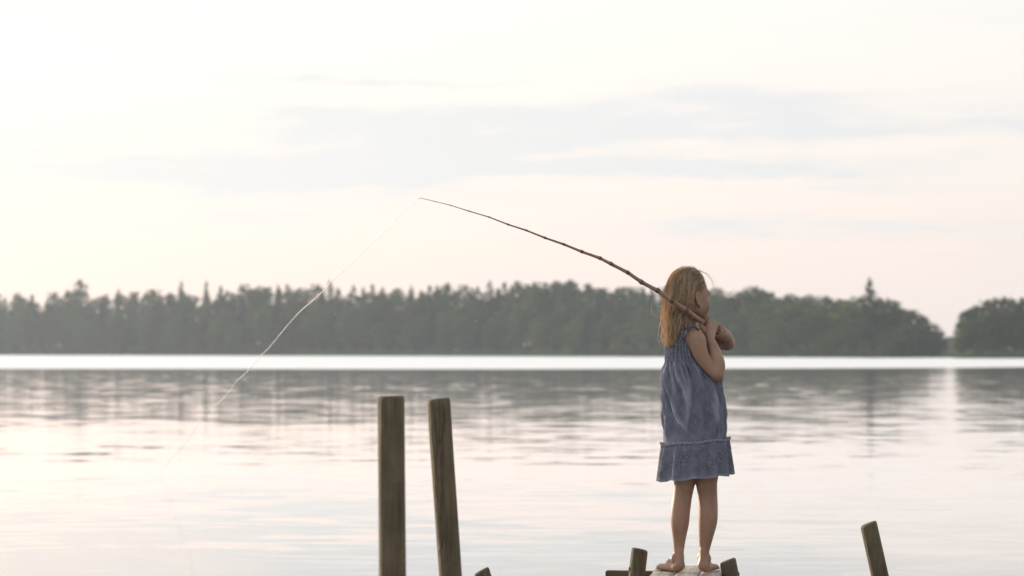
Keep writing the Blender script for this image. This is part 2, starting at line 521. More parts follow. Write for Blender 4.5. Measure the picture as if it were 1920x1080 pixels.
SKYLINE = [(-260, 556), (-180, 552), (-120, 548), (-60, 554), (0, 552), (35, 551), (60, 554), (100, 548), (130, 545), (165, 553), (180, 561), (195, 553), (225, 545), (250, 548),
           (285, 543), (300, 553), (320, 550), (350, 552), (362, 556), (412, 538), (425, 545), (440, 550), (458, 535), (480, 538), (500, 539), (520, 536), (540, 534), (560, 540),
           (592, 535), (605, 541), (635, 542), (663, 537), (680, 541), (698, 534), (718, 541), (745, 541), (773, 538), (790, 546), (805, 536), (820, 538), (838, 532),
           (852, 544), (872, 535), (887, 549), (897, 539), (918, 529), (932, 541), (946, 530), (960, 541), (970, 529), (980, 548), (992, 534), (1008, 531), (1025, 531), (1042, 528),
           (1056, 537), (1067, 526), (1082, 538), (1100, 533), (1130, 541), (1160, 539), (1182, 538), (1205, 542), (1222, 541), (1245, 537), (1275, 541), (1305, 544), (1336, 542),
           (1362, 550), (1376, 556), (1392, 546), (1411, 538), (1432, 544), (1452, 556), (1470, 558), (1490, 553), (1520, 554), (1550, 556), (1580, 561), (1606, 558),
           (1652, 560), (1672, 567), (1692, 579), (1710, 582), (1728, 593), (1743, 606), (1753, 622), (1761, 638)]
HEAD = [(1799, 604), (1806, 582), (1818, 579), (1832, 573), (1850, 563), (1866, 559), (1886, 557), (1902, 566), (1922, 559), (1945, 556), (1975, 560), (2010, 552), (2050, 558), (2100, 550), (2160, 556)]


def sky_y(px, tab):
    return interp(px, tab)


ZONES = [(120, 'at the western picture edge'), (250, 'below and beside the tall western pine'), (440, 'under the two thin western spires'), (560, 'behind the lower fishing line'),
         (680, 'around the upper end of the fishing line'), (790, 'above the thick upright post'), (900, 'above the leaning post'), (1010, 'east of the leaning post'), (1120, 'in the middle under the rod'),
         (1240, 'next to the rod and the child\'s hair'), (1345, 'directly behind the child'), (1450, 'just east of the child\'s face'), (1560, 'midway from the child to the lone spire'),
         (1680, 'around the lone pointed spire'), (5000, 'sloping down to the inlet')]
def part_of(px):
    return next(z for lim, z in ZONES if px < lim)


def put_tree(kind, px, py, back, wide, label, group):
    Y = shore_at(px) + back
    p = at(px, py, Y)
    return tree(kind, p.x, Y, p.z, wide, label, group)


# trees one can tell apart on the skyline
SPECIAL = [('spruce', 1630, 524, 6, 1.15, 'tall pointed spruce standing alone above the round broadleaf crowns'),
           ('pine', 150, 525, 24, 0.95, 'tall pine rising above the hazy western treetops'),
           ('slim', 340, 528, 26, 1.1, 'slender spruce top west of the fishing line, first of two thin spires'),
           ('slim', 387, 529, 26, 1.1, 'slender spruce top west of the fishing line, second of two thin spires'),
           ('spruce', 618, 526, 22, 1.0, 'dark spruce whose tip touches the upper end of the fishing line')]
for k, px, py, back, wd, lab in SPECIAL:
    put_tree(k, px, py, back, wd, lab, 'trees on the far shore')

for px, py in SKYLINE:
    if px < -130:
        continue
    if px < 400:
        k = rng.choice(['spruce', 'pine', 'broad', 'broad'])
    elif px < 1120:
        k = rng.choice(['spruce', 'spruce', 'spruce', 'pine', 'broad'])
    elif px < 1300:
        k = rng.choice(['spruce', 'pine', 'broad'])
    else:
        k = rng.choice(['broad', 'broad', 'broad', 'pine'])
    kind_word = {'spruce': 'pointed dark spruce', 'slim': 'pointed dark spruce', 'pine': 'round topped pine', 'broad': 'round crowned birch'}[k]
    put_tree(k, px + rng.uniform(-2, 2), py, rng.uniform(9, 16) if px > 1600 else rng.uniform(16, 24), rng.uniform(0.85, 1.15) * (1.25 if k == 'broad' else 1.25 if k == 'spruce' else 1.1) * (0.7 if px > 1725 else 1),
             f'{kind_word} on the skyline {part_of(px)}', 'skyline trees of the far shore')
for px, py in HEAD:
    if px > 2055:
        continue
    for dd, dy in ((10, 0), (3, 18)):
        put_tree('broad', px + rng.uniform(-2, 3) + (0 if dy == 0 else 4), py + dy + rng.uniform(0, 10 if dy else 1), dd, rng.uniform(0.55, 0.65) if px < 1822 else rng.uniform(0.8, 1.0),
                 f'{"tall back" if dy == 0 else "lower front"} birch of the headland {"at the inlet" if px < 1840 else "east of the inlet" if px < 1925 else "outside the picture"}', 'trees on the headland')
# rows behind and in front of the skyline trees
px = -130.0
while px < 1700:
    put_tree('spruce' if rng.random() < 0.7 else 'broad', px, sky_y(px, SKYLINE) + rng.uniform(5, 14), rng.uniform(28, 38), 1.35,
             f'hazy tree at the back of the forest {part_of(px)}', 'trees deep in the far forest')
    px += rng.uniform(22, 32)
for row, (b0, b1, lo, hi, step) in enumerate(((10, 14, 0.10, 0.32, 22), (3, 6, 0.28, 0.58, 20))):
    px = -130.0
    while px < 1752:
        top = sky_y(px, SKYLINE)
        py = top + (664 - top) * rng.uniform(lo, hi)
        k = 'broad' if rng.random() < (0.68 if row else 0.5) or px > 1300 else rng.choice(['spruce', 'pine'])
        put_tree(k, px, py, rng.uniform(b0, b1) * (0.55 if px > 1690 else 1), rng.uniform(1.0, 1.35),
                 f'{"leafy" if k == "broad" else "dark"} {CATS[k]} in the {"front" if row else "middle"} row {part_of(px)}', 'trees along the far waterline')
        px += rng.uniform(step * 0.75, step * 1.25)
# blue distant wood seen through the inlet
for i in range(9):
    px = 1746 + i * 7
    p = at(px, rng.uniform(630, 638), 1015)
    tree('broad', p.x, 1015 + rng.uniform(0, 8), p.z, 1.0, 'faint blue tree far away at the end of the inlet', 'trees beyond the inlet')

# undergrowth and reeds along the waterline
def shore_scatter(name, px0, px1, per_px, hgt, size, mat, back, label, cat, seed, blades=False):
    r = np.random.default_rng(seed)
    C, S = [], []
    for px in np.arange(px0, px1, 1.0):
        Y0 = shore_at(px)
        fade = min(1, (px - px0) / 40 + 0.2, (px1 - px) / 40 + 0.2)
        for k in range(per_px):
            Y = Y0 + r.uniform(back[0], back[1])
            p = (px + r.random() - 960) / FOC * Y
            hmax = hgt * fade * (0.6 + 0.4 * math.sin(px * 0.17) * math.sin(px * 0.045 + 1))
            C.append((p, Y, max(0, height(p, Y)) + r.random() ** (0.8 if blades else 1.3) * hmax)); S.append(size * r.uniform(0.7, 1.3))
    V, F = leaf_quads(np.array(C), S, seed=seed)
    if blades:                                                       # upright blades
        V = V.reshape(-1, 4, 3); c = V.mean(1, keepdims=True); d = V - c
        V = np.concatenate([c + d * np.array([0.35, 0.3, 1.6])]).reshape(-1, 3)
        V[:, 2] = np.maximum(V[:, 2], 0.01)
    o = link_mesh(name, mesh_of(name, V, F, False), mat)
    return tag(o, label, cat, kind='stuff')


shore_scatter('undergrowth', -150, 1765, 12, 3.4, 1.0, M_BROAD, (0.5, 4), 'bushes lining the far shore under the trees', 'bushes', 31)
shore_scatter('undergrowth', 1786, 2070, 10, 2.2, 0.8, M_BROAD, (0.5, 4), 'bushes at the foot of the wooded headland', 'bushes', 32)
shore_scatter('reeds', 555, 1100, 14, 1.5, 0.8, M_REED, (-4, -0.5), 'pale green reed belt in front of the far forest', 'reeds', 33, True)
shore_scatter('reeds', 1758, 2070, 10, 1.3, 0.7, M_REED, (-3, -0.5), 'green reeds along the wooded headland', 'reeds', 34, True)

for i, (px, sz) in enumerate(((22, 0.9), (62, 0.7), (78, 0.6), (130, 0.6), (148, 0.8), (240, 1.0), (246, 0.6), (410, 0.8), (428, 0.6), (1230, 0.7), (1490, 0.7))):
    Y = shore_at(px) - 0.6
    r = np.random.default_rng(70 + i)
    bm = bmesh.new(); bmesh.ops.create_icosphere(bm, subdivisions=2, radius=sz * 0.6)
    for v in bm.verts:
        v.co *= 1 + 0.25 * math.sin(3 * v.co.x / sz + i) * math.cos(2.3 * v.co.y / sz) + r.uniform(-0.06, 0.06)
        v.co.z *= 0.6
    me = bpy.data.meshes.new('stone'); bm.to_mesh(me); bm.free()
    p = at(px, HOR, Y)
    o = link_mesh('shore_stone', me, M_STONE, loc=(p.x, Y, 0.15))
    tag(o, 'pale stone at the far waterline below the forest', 'stone', 'stones on the far shore')

# ------------------------------------------------------------------ jetty and posts
DECK = 0.395
TH = math.atan((1500 - 960) / FOC)
JDIR = Vector((math.sin(TH), math.cos(TH), 0)); JSID = Vector((math.cos(TH), -math.sin(TH), 0))
jet = empty('jetty', at(1285, HOR, 9.5).xy.to_3d(), -TH)
tag(jet, 'narrow weathered three plank jetty the child stands on', 'jetty')


def plank_mesh(w, L, th, seed):
    r = random.Random(seed)
    nx, ny = 7, 26
    V, F = [], []
    ends = [r.uniform(-.012, .012) for _ in range(nx + 1)]
    for side in (1, 0):
        for j in range(ny + 1):
            for i in range(nx + 1):
                x = (i / nx - 0.5) * w; y = j / ny * L
                e = 0.006 * math.sin(y * 5 + seed) + r.uniform(-.0015, .0015)
                if i in (0, nx):
                    x += e
                if j == ny:
                    y += ends[i]
                z = 0.0 if side else -th
                if side:
                    z -= abs(0.0016 * math.sin(i * 2.3 + seed + y)) + (0.004 if i in (0, nx) else 0) + (0.004 if j in (0, ny) else 0)
                V.append((x, y, z))
    n = nx + 1; top = 0; bot = n * (ny + 1)
    for j in range(ny):
        for i in range(nx):
            F.append((top + j * n + i, top + j * n + i + 1, top + (j + 1) * n + i + 1, top + (j + 1) * n + i))
            F.append((bot + j * n + i, bot + (j + 1) * n + i, bot + (j + 1) * n + i + 1, bot + j * n + i + 1))
    for j in range(ny):
        for i, s in ((0, 1), (nx, -1)):
            q = (j * n + i, (j + 1) * n + i, bot + (j + 1) * n + i, bot + j * n + i)
            F.append(q if s > 0 else q[::-1])
    for i in range(nx):
        for j, s in ((0, -1), (ny, 1)):
            q = (j * n + i, j * n + i + 1, bot + j * n + i + 1, bot + j * n + i)
            F.append(q[::-1] if s > 0 else q)
    return mesh_of('plank', V, F, False)


sd_ = 0
for ci, (cx, w, end) in enumerate(((-0.098, 0.089, 0.55), (0.0, 0.088, 0.46), (0.097, 0.088, 0.44))):
    y = end
    for k in range(4):
        L = 2.0 + 0.05 * ci if k else 1.75 + 0.2 * ci
        sd_ += 1
        o = link_mesh('plank', plank_mesh(w, L - 0.012, 0.032, sd_), M_PLANK, jet)
        o.location = (cx, y - L, DECK - (0.0, 0.001, 0.003)[ci])
        y -= L


def beam(name, mat, a, b, hw, hh, parent=None):
    bm = bmesh.new(); bmesh.ops.create_cube(bm, size=1)
    L = (Vector(b) - Vector(a)).length
    for v in bm.verts:
        v.co = Vector((v.co.x * L, v.co.y * hw, v.co.z * hh))
    bmesh.ops.bevel(bm, geom=bm.edges[:], offset=0.004, segments=2, affect='EDGES')
    me = bpy.data.meshes.new(name); bm.to_mesh(me); bm.free()
    o = link_mesh(name, me, mat, parent)
    d = (Vector(b) - Vector(a)).normalized()
    o.rotation_euler = d.to_track_quat('X', 'Z').to_euler()
    o.location = (Vector(a) + Vector(b)) / 2
    return o


def jl(px, py, Y):
    """jetty-local point of a place given by sight line and distance"""
    p = at(px, py, Y) - jet.location
    return Vector((p.dot(JSID), p.dot(JDIR), p.z))


beam('crossbeam', M_BEAM, jl(1136, 1081, 9.93), jl(1386, 1085, 9.86), 0.05, 0.05, jet)
for yy in (-1.3, -3.4, -5.4, -7.3):
    beam('crossbeam', M_BEAM, (-0.26, yy, DECK - 0.063), (0.26, yy, DECK - 0.063), 0.05, 0.05, jet)


def post(name, base, top, r0, r1, seed, parent=None, slant=0.0, sdir2=(1, 0), bulge=None, mat=None):
    """round post with a cut, chamfered top; base and top in the parent's space"""
    a, b = Vector(base), Vector(top)
    n, m = 20, 30
    ax = (b - a).normalized(); L = (b - a).length
    u = ax.cross(Vector((0, 1, 0))).normalized(); w = ax.cross(u)
    if u.x < 0:
        u, w = -u, -w
    r = random.Random(seed); ph = [r.uniform(0, 6.28) for _ in range(6)]
    V, F = [], []
    rings = [i / m * (L - 0.010) for i in range(m + 1)] + [L - 0.005, L - 0.0012, L]
    fac = [1.0] * (m + 1) + [0.96, 0.85, 0.45]
    for i, (s, f) in enumerate(zip(rings, fac)):
        q = s / L
        rad = (r0 + (r1 - r0) * q) * (1 + 0.018 * math.sin(9 * q + ph[4]))
        off = Vector((0, 0, 0))
        if bulge:
            off = u * (bulge * (math.sin(7.5 * q + ph[5]) * 0.6 + math.sin(17 * q) * 0.4) * (1 - q))
        for j in range(n):
            t = 2 * math.pi * j / n
            rr = rad * f * (1 + 0.02 * math.sin(2 * t + ph[0] + 2 * q) + 0.014 * math.sin(5 * t + ph[1]) + 0.010 * math.sin(9 * t + ph[2] + 3 * q))
            d = math.cos(t) * u + math.sin(t) * w
            k = slant * (math.cos(t) * sdir2[0] + math.sin(t) * sdir2[1]) * rr / r1 if i >= m else 0
            V.append(a + ax * (s + k) + d * rr + off)
    k = len(rings)
    for i in range(k - 1):
        for j in range(n):
            jj = (j + 1) % n
            F.append((i * n + j, (i + 1) * n + j, (i + 1) * n + jj, i * n + jj))
    F.append(tuple((k - 1) * n + j for j in range(n)))
    F.append(tuple(n - 1 - j for j in range(n)))
    bm = bmesh.new()
    me = bpy.data.meshes.new(name)
    org = Vector(base) * 1.0
    me.from_pydata([tuple(v - org) for v in V], [], F)
    bm.from_mesh(me); bmesh.ops.recalc_face_normals(bm, faces=bm.faces[:]); bm.to_mesh(me); bm.free()
    for p in me.polygons:
        p.use_smooth = len(p.vertices) == 4
    o = link_mesh(name, me, mat or M_POST, parent)
    o.location = org
    return o


def below(p_top, p_low, z):
    """extend the axis from p_top through p_low down to height z"""
    k = (z - p_top.z) / (p_low.z - p_top.z)
    return p_top + (p_low - p_top) * k


BED = -1.6
def free_post(label, top_px, low_px, Y, r, seed, slant, lean_back=0.0, **kw):
    tp = at(*top_px, Y); lp = at(*low_px, Y + lean_back)
    o = post('wooden_post', below(tp, lp, BED), tp, r * 1.03, r, seed, None, slant, **kw)
    return tag(o, label, 'post', 'old posts in the water')


free_post('tall upright wooden post, the thicker of the close pair in the water', (733, 742), (736, 1080), 6.45, 0.0364, 1, 0.0006)
free_post('tall leaning wooden post, slimmer and crooked, beside the thick upright one', (822, 747), (845, 1080), 7.5, 0.0348, 2, 0.002, bulge=0.012)
free_post('short log stub with slanted cut end just showing beside the leaning post', (902, 1069), (915, 1110), 9.3, 0.032, 3, 0.006)
free_post('slanted wooden post standing alone in the open water east of the jetty', (1628, 981), (1650, 1080), 9.7, 0.0345, 4, 0.006)
for (tp, lp, Y, r, sl, bp) in (((1200, 1029), (1194, 1080), 9.78, 0.0325, -0.003, (1182, 1067)), ((1364, 1050), (1370, 1080), 9.62, 0.0335, 0.006, (1383, 1077))):
    a, b = jl(*tp, Y), jl(*lp, Y)
    o = post('post', below(a, b, BED), a, r * 1.06, r, int(tp[0]), jet, sl)
    bm = bmesh.new(); bmesh.ops.create_uvsphere(bm, u_segments=10, v_segments=8, radius=0.012)
    for v in bm.verts:
        v.co.x *= 0.7
    me = bpy.data.meshes.new('bolt'); bm.to_mesh(me); bm.free()
    bo = link_mesh('bolt', me, M_BOLT, o)
    bo.location = jl(*bp, Y) - o.location
for yy in (-1.3, -3.4, -5.4, -7.3):
    for sx in (-1, 1):
        post('post', (sx * 0.2, yy - 0.06, BED), (sx * 0.19, yy - 0.06, DECK - 0.012), 0.033, 0.033, int(yy * 10) + sx + 100, jet)

# ------------------------------------------------------------------ the child on the jetty
# body frame: origin on the deck between the heels, x right, y away from the lens, z up
V3 = lambda *a: np.array(a, dtype=float)


class SDF:
    """smoothly blended round cones and ellipsoids, turned into one closed skin"""
    def __init__(s):
        s.p = []

    def cone(s, a, b, ra, rb, k=0.012, flat=None):
        s.p.append(('c', V3(*a), V3(*b), ra, rb, k, flat)); return s

    def ell(s, c, r, k=0.015, M=None):
        s.p.append(('e', V3(*c), V3(*r), np.eye(3) if M is None else np.asarray(M), 0, k, None)); return s

    def chain(s, pts, k=0.01, sub=7):
        """one limb: a spline through the joints, so its outline tapers without lumps"""
        P = np.array([np.r_[np.asarray(p, float), q] for p, q in pts])
        if len(P) > 2 and sub > 1:
            E = np.vstack([2 * P[0] - P[1], P, 2 * P[-1] - P[-2]])
            out = []
            for i in range(1, len(E) - 2):
                for t in np.arange(sub) / sub:
                    a, b, c, d = E[i - 1:i + 3]
                    out.append(0.5 * (2 * b + (c - a) * t + (2 * a - 5 * b + 4 * c - d) * t * t + (3 * b - a - 3 * c + d) * t ** 3))
            P = np.vstack(out + [P[-1]])
        s.p.append(('h', P[:, :3], P[:, 3], None, None, k, None)); return s

    @staticmethod
    def ev(q, P):
        if q[0] == 'c':
            _, a, b, ra, rb, k, flat = q
            ab = b - a
            t = np.clip(((P - a) @ ab) / (ab @ ab + 1e-12), 0, 1)
            d = P - (a + t[..., None] * ab)
            if flat is not None:                                     # (axis, factor): squash along an axis
                ax, f = flat
                d = d + (d @ ax)[..., None] * ax * (1 / f - 1)
            return np.sqrt((d * d).sum(-1)) - (ra + (rb - ra) * t)
        if q[0] == 'h':
            f = None
            for a, b, ra, rb in zip(q[1][:-1], q[1][1:], q[2][:-1], q[2][1:]):
                ab = b - a
                t = np.clip(((P - a) @ ab) / (ab @ ab + 1e-12), 0, 1)
                d = P - (a + t[..., None] * ab)
                g = np.sqrt((d * d).sum(-1)) - (ra + (rb - ra) * t)
                f = g if f is None else np.minimum(f, g)
            return f
        _, c, r, M, _, k, _ = q
        d = (P - c) @ M.T
        k0 = np.sqrt(((d / r) ** 2).sum(-1)); k1 = np.sqrt(((d / (r * r)) ** 2).sum(-1)) + 1e-9
        return k0 * (k0 - 1) / k1

    @staticmethod
    def smin(a, b, k):
        h = np.maximum(k - np.abs(a - b), 0) / k
        return np.minimum(a, b) - h * h * k * 0.25

    def points(s, P):
        f = np.full(P.shape[:-1], 1.0)
        for q in s.p:
            f = s.smin(f, s.ev(q, P), q[5])
        return f

    def bbox(s, q, m):
        if q[0] == 'c':
            r = max(q[3], q[4]) + m
            return np.minimum(q[1], q[2]) - r, np.maximum(q[1], q[2]) + r
        if q[0] == 'h':
            r = q[2].max() + m
            return q[1].min(0) - r, q[1].max(0) + r
        r = q[2].max() + m
        return q[1] - r, q[1] + r

    def skin(s, h):
        bb = [s.bbox(q, 0.03) for q in s.p]
        lo = np.min([b[0] for b in bb], axis=0); hi = np.max([b[1] for b in bb], axis=0)
        n = np.ceil((hi - lo) / h).astype(int) + 1
        ax = [lo[i] + np.arange(n[i]) * h for i in range(3)]
        F = np.full(n, 0.05, dtype=np.float32)
        for q, (l, u) in zip(s.p, bb):
            i0 = np.maximum(np.floor((l - lo) / h).astype(int), 0); i1 = np.minimum(np.ceil((u - lo) / h).astype(int) + 1, n)
            sl = tuple(slice(a, b) for a, b in zip(i0, i1))
            G = np.stack(np.meshgrid(*[ax[i][sl[i]] for i in range(3)], indexing='ij'), -1)
            F[sl] = s.smin(F[sl], s.ev(q, G).astype(np.float32), q[5])
        return surface_nets(F, lo, h)


def surface_nets(F, lo, h):
    S = F < 0
    n = np.array(F.shape)
    cs = np.zeros(n - 1, dtype=np.int8)
    for dx in (0, 1):
        for dy in (0, 1):
            for dz in (0, 1):
                cs += S[dx:n[0] - 1 + dx, dy:n[1] - 1 + dy, dz:n[2] - 1 + dz]
    act = np.argwhere((cs > 0) & (cs < 8))
    idx = np.full(n - 1, -1, dtype=np.int64)
    idx[tuple(act.T)] = np.arange(len(act))
    acc = np.zeros((len(act), 3)); cnt = np.zeros(len(act))
    cor = [(i, j, k) for i in (0, 1) for j in (0, 1) for k in (0, 1)]
    for a in cor:
        for ax in range(3):
            if a[ax]:
                continue
            b = list(a); b[ax] = 1
            fa = F[tuple((act + a).T)]; fb = F[tuple((act + b).T)]
            m = (fa < 0) != (fb < 0)
            t = np.where(m, fa / np.where(m, fa - fb, 1), 0)
            p = np.tile(np.array(a, float), (len(act), 1)); p[:, ax] += t
            acc[m] += p[m]; cnt[m] += 1
    V = (act + acc / cnt[:, None]) * h + lo
    Q = []
    for ax in range(3):
        o1, o2 = [(1, 2), (2, 0), (0, 1)][ax]
        s0 = [slice(None)] * 3; s1 = [slice(None)] * 3
        s0[ax] = slice(0, -1); s1[ax] = slice(1, None)
        e = np.argwhere(S[tuple(s0)] != S[tuple(s1)])
        e = e[(e[:, o1] > 0) & (e[:, o2] > 0) & (e[:, o1] < n[o1] - 1) & (e[:, o2] < n[o2] - 1)]
        inside = S[tuple(e.T)]
        def c(d1, d2):
            q = e.copy(); q[:, o1] += d1; q[:, o2] += d2
            return idx[tuple(q.T)]
        quad = np.stack([c(-1, -1), c(0, -1), c(0, 0), c(-1, 0)], 1)
        quad[~inside] = quad[~inside][:, ::-1]
        Q.append(quad)
    return V, np.concatenate(Q)


def relax(V, Q, it=2, lam=0.5):
    for _ in range(it):
        acc = np.zeros_like(V); cnt = np.zeros(len(V))
        for a, b in ((0, 1), (1, 2), (2, 3), (3, 0)):
            np.add.at(acc, Q[:, a], V[Q[:, b]]); np.add.at(acc, Q[:, b], V[Q[:, a]])
            np.add.at(cnt, Q[:, a], 1); np.add.at(cnt, Q[:, b], 1)
        V = V + lam * (acc / cnt[:, None] - V)
    return V


GIRL_Y = 9.6
GO = at(1303, HOR, GIRL_Y); GO = Vector((GO.x, GIRL_Y, DECK + 0.001))


def gp(px, py, y):
    """body-frame point on the sight line of a photo pixel, y metres beyond the heels"""
    p = at(px, py, GIRL_Y + y) - GO
    return V3(p.x, p.y, p.z)


# turning of head and chest to the right of straight-ahead
def frame(deg):
    a = R(deg)
    f = V3(math.sin(a), math.cos(a), 0); r = V3(math.cos(a), -math.sin(a), 0)
    return f, r, V3(0, 0, 1)


HF, HR, HU = frame(58)
HC = V3(-0.024, 0.0, 1.098)                                          # centre of the head
def hd(f, r, u): return HC + f * HF + r * HR + u * HU
HM = np.stack([HF, HR, HU])
TF, TR, TU = frame(60)
TM = np.stack([TF, TR, TU])

head = SDF()
head.ell(hd(-0.004, 0, 0.018), (0.077, 0.069, 0.083), 0.02, HM)
head.ell(hd(0.030, 0, -0.032), (0.053, 0.054, 0.066), 0.03, HM)
head.cone(hd(0.062, 0, -0.088), hd(0.050, 0, -0.082), 0.017, 0.022, 0.03)
for s in (-1, 1):
    head.ell(hd(0.046, s * 0.032, -0.046), (0.030, 0.024, 0.030), 0.02, HM)          # cheeks
    head.cone(hd(0.055, s * 0.012, -0.083), hd(0.002, s * 0.046, -0.058), 0.013, 0.016, 0.03)   # jaw line
    head.cone(hd(0.080, s * 0.012, 0.004), hd(0.062, s * 0.042, 0.006), 0.008, 0.008, 0.014)  # brow
    # ear: rim, lobe, hollow side kept thin
    e = [(-0.002, 0.0), (-0.012, 0.020), (-0.022, 0.026), (-0.032, 0.016), (-0.032, 0.0), (-0.022, -0.018), (-0.010, -0.028)]
    for (a1, u1), (a2, u2) in zip(e[:-1], e[1:]):
        head.cone(hd(a1 + 0.008, s * (0.070 + 0.4 * abs(a1)), u1 - 0.018), hd(a2 + 0.008, s * (0.070 + 0.4 * abs(a2)), u2 - 0.018), 0.0042, 0.0042, 0.004)
    head.ell(hd(-0.008, s * 0.074, -0.018), (0.015, 0.006, 0.022), 0.006, HM)
    head.ell(hd(0.001, s * 0.070, -0.046), (0.007, 0.005, 0.008), 0.006, HM)
head.cone(hd(0.083, 0, -0.004), hd(0.094, 0, -0.030), 0.007, 0.010, 0.012)           # nose
head.cone(hd(0.077, -0.014, -0.060), hd(0.077, 0.014, -0.060), 0.007, 0.007, 0.006)  # lips
head.cone(hd(0.076, -0.011, -0.068), hd(0.076, 0.011, -0.068), 0.0075, 0.0075, 0.006)

body = SDF()
body.p += head.p
NB = V3(-0.040, 0.006, 0.955)
body.cone(hd(-0.022, 0, -0.060), NB, 0.037, 0.041, 0.025)
SR, SL = V3(0.000, -0.088, 0.914), V3(0.012, 0.098, 0.922)
body.cone(NB + V3(0, 0, -0.010), SR + V3(-0.012, 0.012, 0.010), 0.034, 0.034, 0.03)
body.cone(NB + V3(0, 0, -0.010), SL + V3(-0.012, -0.012, 0.006), 0.034, 0.034, 0.03)
body.ell((-0.036, 0.008, 0.860), (0.058, 0.084, 0.100), 0.04, TM)
body.cone((-0.025, 0, 0.80), (-0.010, 0, 0.68), 0.060, 0.060, 0.04)
body.ell((0.0, 0, 0.62), (0.080, 0.060, 0.080), 0.03)
# right arm, folded up with the hand at the rod
n_arm = len(body.p)
EL, WR = gp(1345, 703, -0.115), gp(1331.5, 638, -0.052)
body.chain([(SR, 0.0370), (gp(1315, 666, -0.100), 0.0305), (gp(1331, 690, -0.110), 0.0245), (EL, 0.0225)], 0.012)
body.cone(EL + V3(0.006, 0, -0.006), EL, 0.020, 0.022, 0.012)
body.chain([(EL, 0.0228), (gp(1348.0, 684, -0.108), 0.0248), (gp(1341, 662, -0.085), 0.0240), (WR, 0.0188)], 0.003)
n_arm2 = len(body.p)
# left arm, crossing the chest behind the right hand
EL2, WR2 = gp(1364.5, 643, 0.150), gp(1353, 621, 0.045)
body.chain([(SL, 0.038), (SL + 0.5 * (EL2 - SL), 0.034), (EL2, 0.0275)], 0.012)
body.chain([(EL2, 0.0275), (EL2 + 0.45 * (WR2 - EL2) + V3(0.002, 0, 0.003), 0.0275), (WR2, 0.0195)], 0.010)

# the rod's own line, used to close the hands on it
ROD_PX = [(787, 371), (815, 377.5), (845, 385), (880, 396), (917, 407), (953, 421), (987, 432), (1022, 446), (1057, 458), (1091, 472), (1125, 484), (1146, 495),
          (1177, 511), (1203, 529), (1233, 545), (1259, 563.5), (1286, 581), (1320, 606), (1347, 625)]
ROD_R = [0.0016, 0.0019, 0.0023, 0.0029, 0.0035, 0.0042, 0.0048, 0.0055, 0.0063, 0.0071, 0.0080, 0.0086, 0.0092, 0.0099, 0.0107, 0.0113, 0.0118, 0.0122, 0.0122]
def rod_y(px): return float(np.interp(px, [780, 1259, 1286, 1320, 1350], [-0.42, -0.142, -0.105, -0.012, 0.05]))
ROD_R = [r * (0.64 + 0.18 * min(1, r / 0.011)) for r in ROD_R]
ROD = [gp(x, y, rod_y(x)) for x, y in ROD_PX]
RA = ROD[-1] - ROD[-2]; RA = RA / np.linalg.norm(RA)


def grip(sd, wrist, base, spread, out, rr, fr, n=4, turn=(-20, 215), thumb=None, lens=(0.92, 1.05, 1.0, 0.82)):
    """palm and four fingers that wrap the rod: base = rod point under the index, spread = step along the rod per finger, out = unit vector from rod to the knuckle side"""
    out = out - RA * (out @ RA); out = out / np.linalg.norm(out)
    up = np.cross(RA, out)
    kn = []
    for i in range(n):
        c = base + spread * i
        rad = rr + fr[i]
        a0, a1 = turn
        a1 = a0 + (a1 - a0) * lens[i]
        A = [R(a0 + (a1 - a0) * q) for q in (0, 0.30, 0.58, 0.80, 1.0)]
        P = [c + (out * math.cos(t) + up * math.sin(t)) * (rad + (0.006 if j == 0 else 0.0015 if j == 1 else 0)) for j, t in enumerate(A)]
        sd.chain([(P[0], fr[i] * 1.16), (P[1], fr[i] * 1.06), (P[2], fr[i]), (P[3], fr[i] * .94), (P[4], fr[i] * .82)], 0.0018)
        kn.append(P[0])
    for i, p in enumerate(kn):                                      # metacarpals: a flat palm from wrist to each knuckle
        w = wrist + spread * (i - 1.5) * 0.35
        sd.cone(w, p, 0.0125, fr[i] * 1.08, 0.005)
    if thumb:
        t = [V3(*q) if not isinstance(q, np.ndarray) else q for q in thumb]
        sd.chain([(wrist, 0.013), (t[0], 0.0118), (t[1], 0.0092), (t[2], 0.0074)], 0.005)


FR = [0.0069, 0.0072, 0.0069, 0.0060]
rp0 = gp(1321, 606.5, rod_y(1321))
out_r = V3(0.25, -0.75, 0.15)                                       # right hand: back of the hand towards the lens
grip(body, WR + V3(0, 0.002, 0.012), rp0, RA * 0.0162, V3(0.35, -0.55, 0.75), 0.0122, FR, turn=(-8, 225),
     thumb=(rp0 + V3(-0.002, -0.022, -0.026), rp0 + V3(-0.014, -0.017, -0.012), rp0 + V3(-0.016, -0.002, 0.008)))
rp1 = gp(1345, 623.5, rod_y(1345))
grip(body, WR2, rp1, RA * 0.0152, V3(0.75, 0.55, 0.25), 0.0122, FR, turn=(10, 235),
     thumb=(rp1 + V3(0.014, 0.004, 0.022), rp1 + V3(-0.004, 0.006, 0.021), rp1 + V3(-0.016, -0.002, 0.016)))

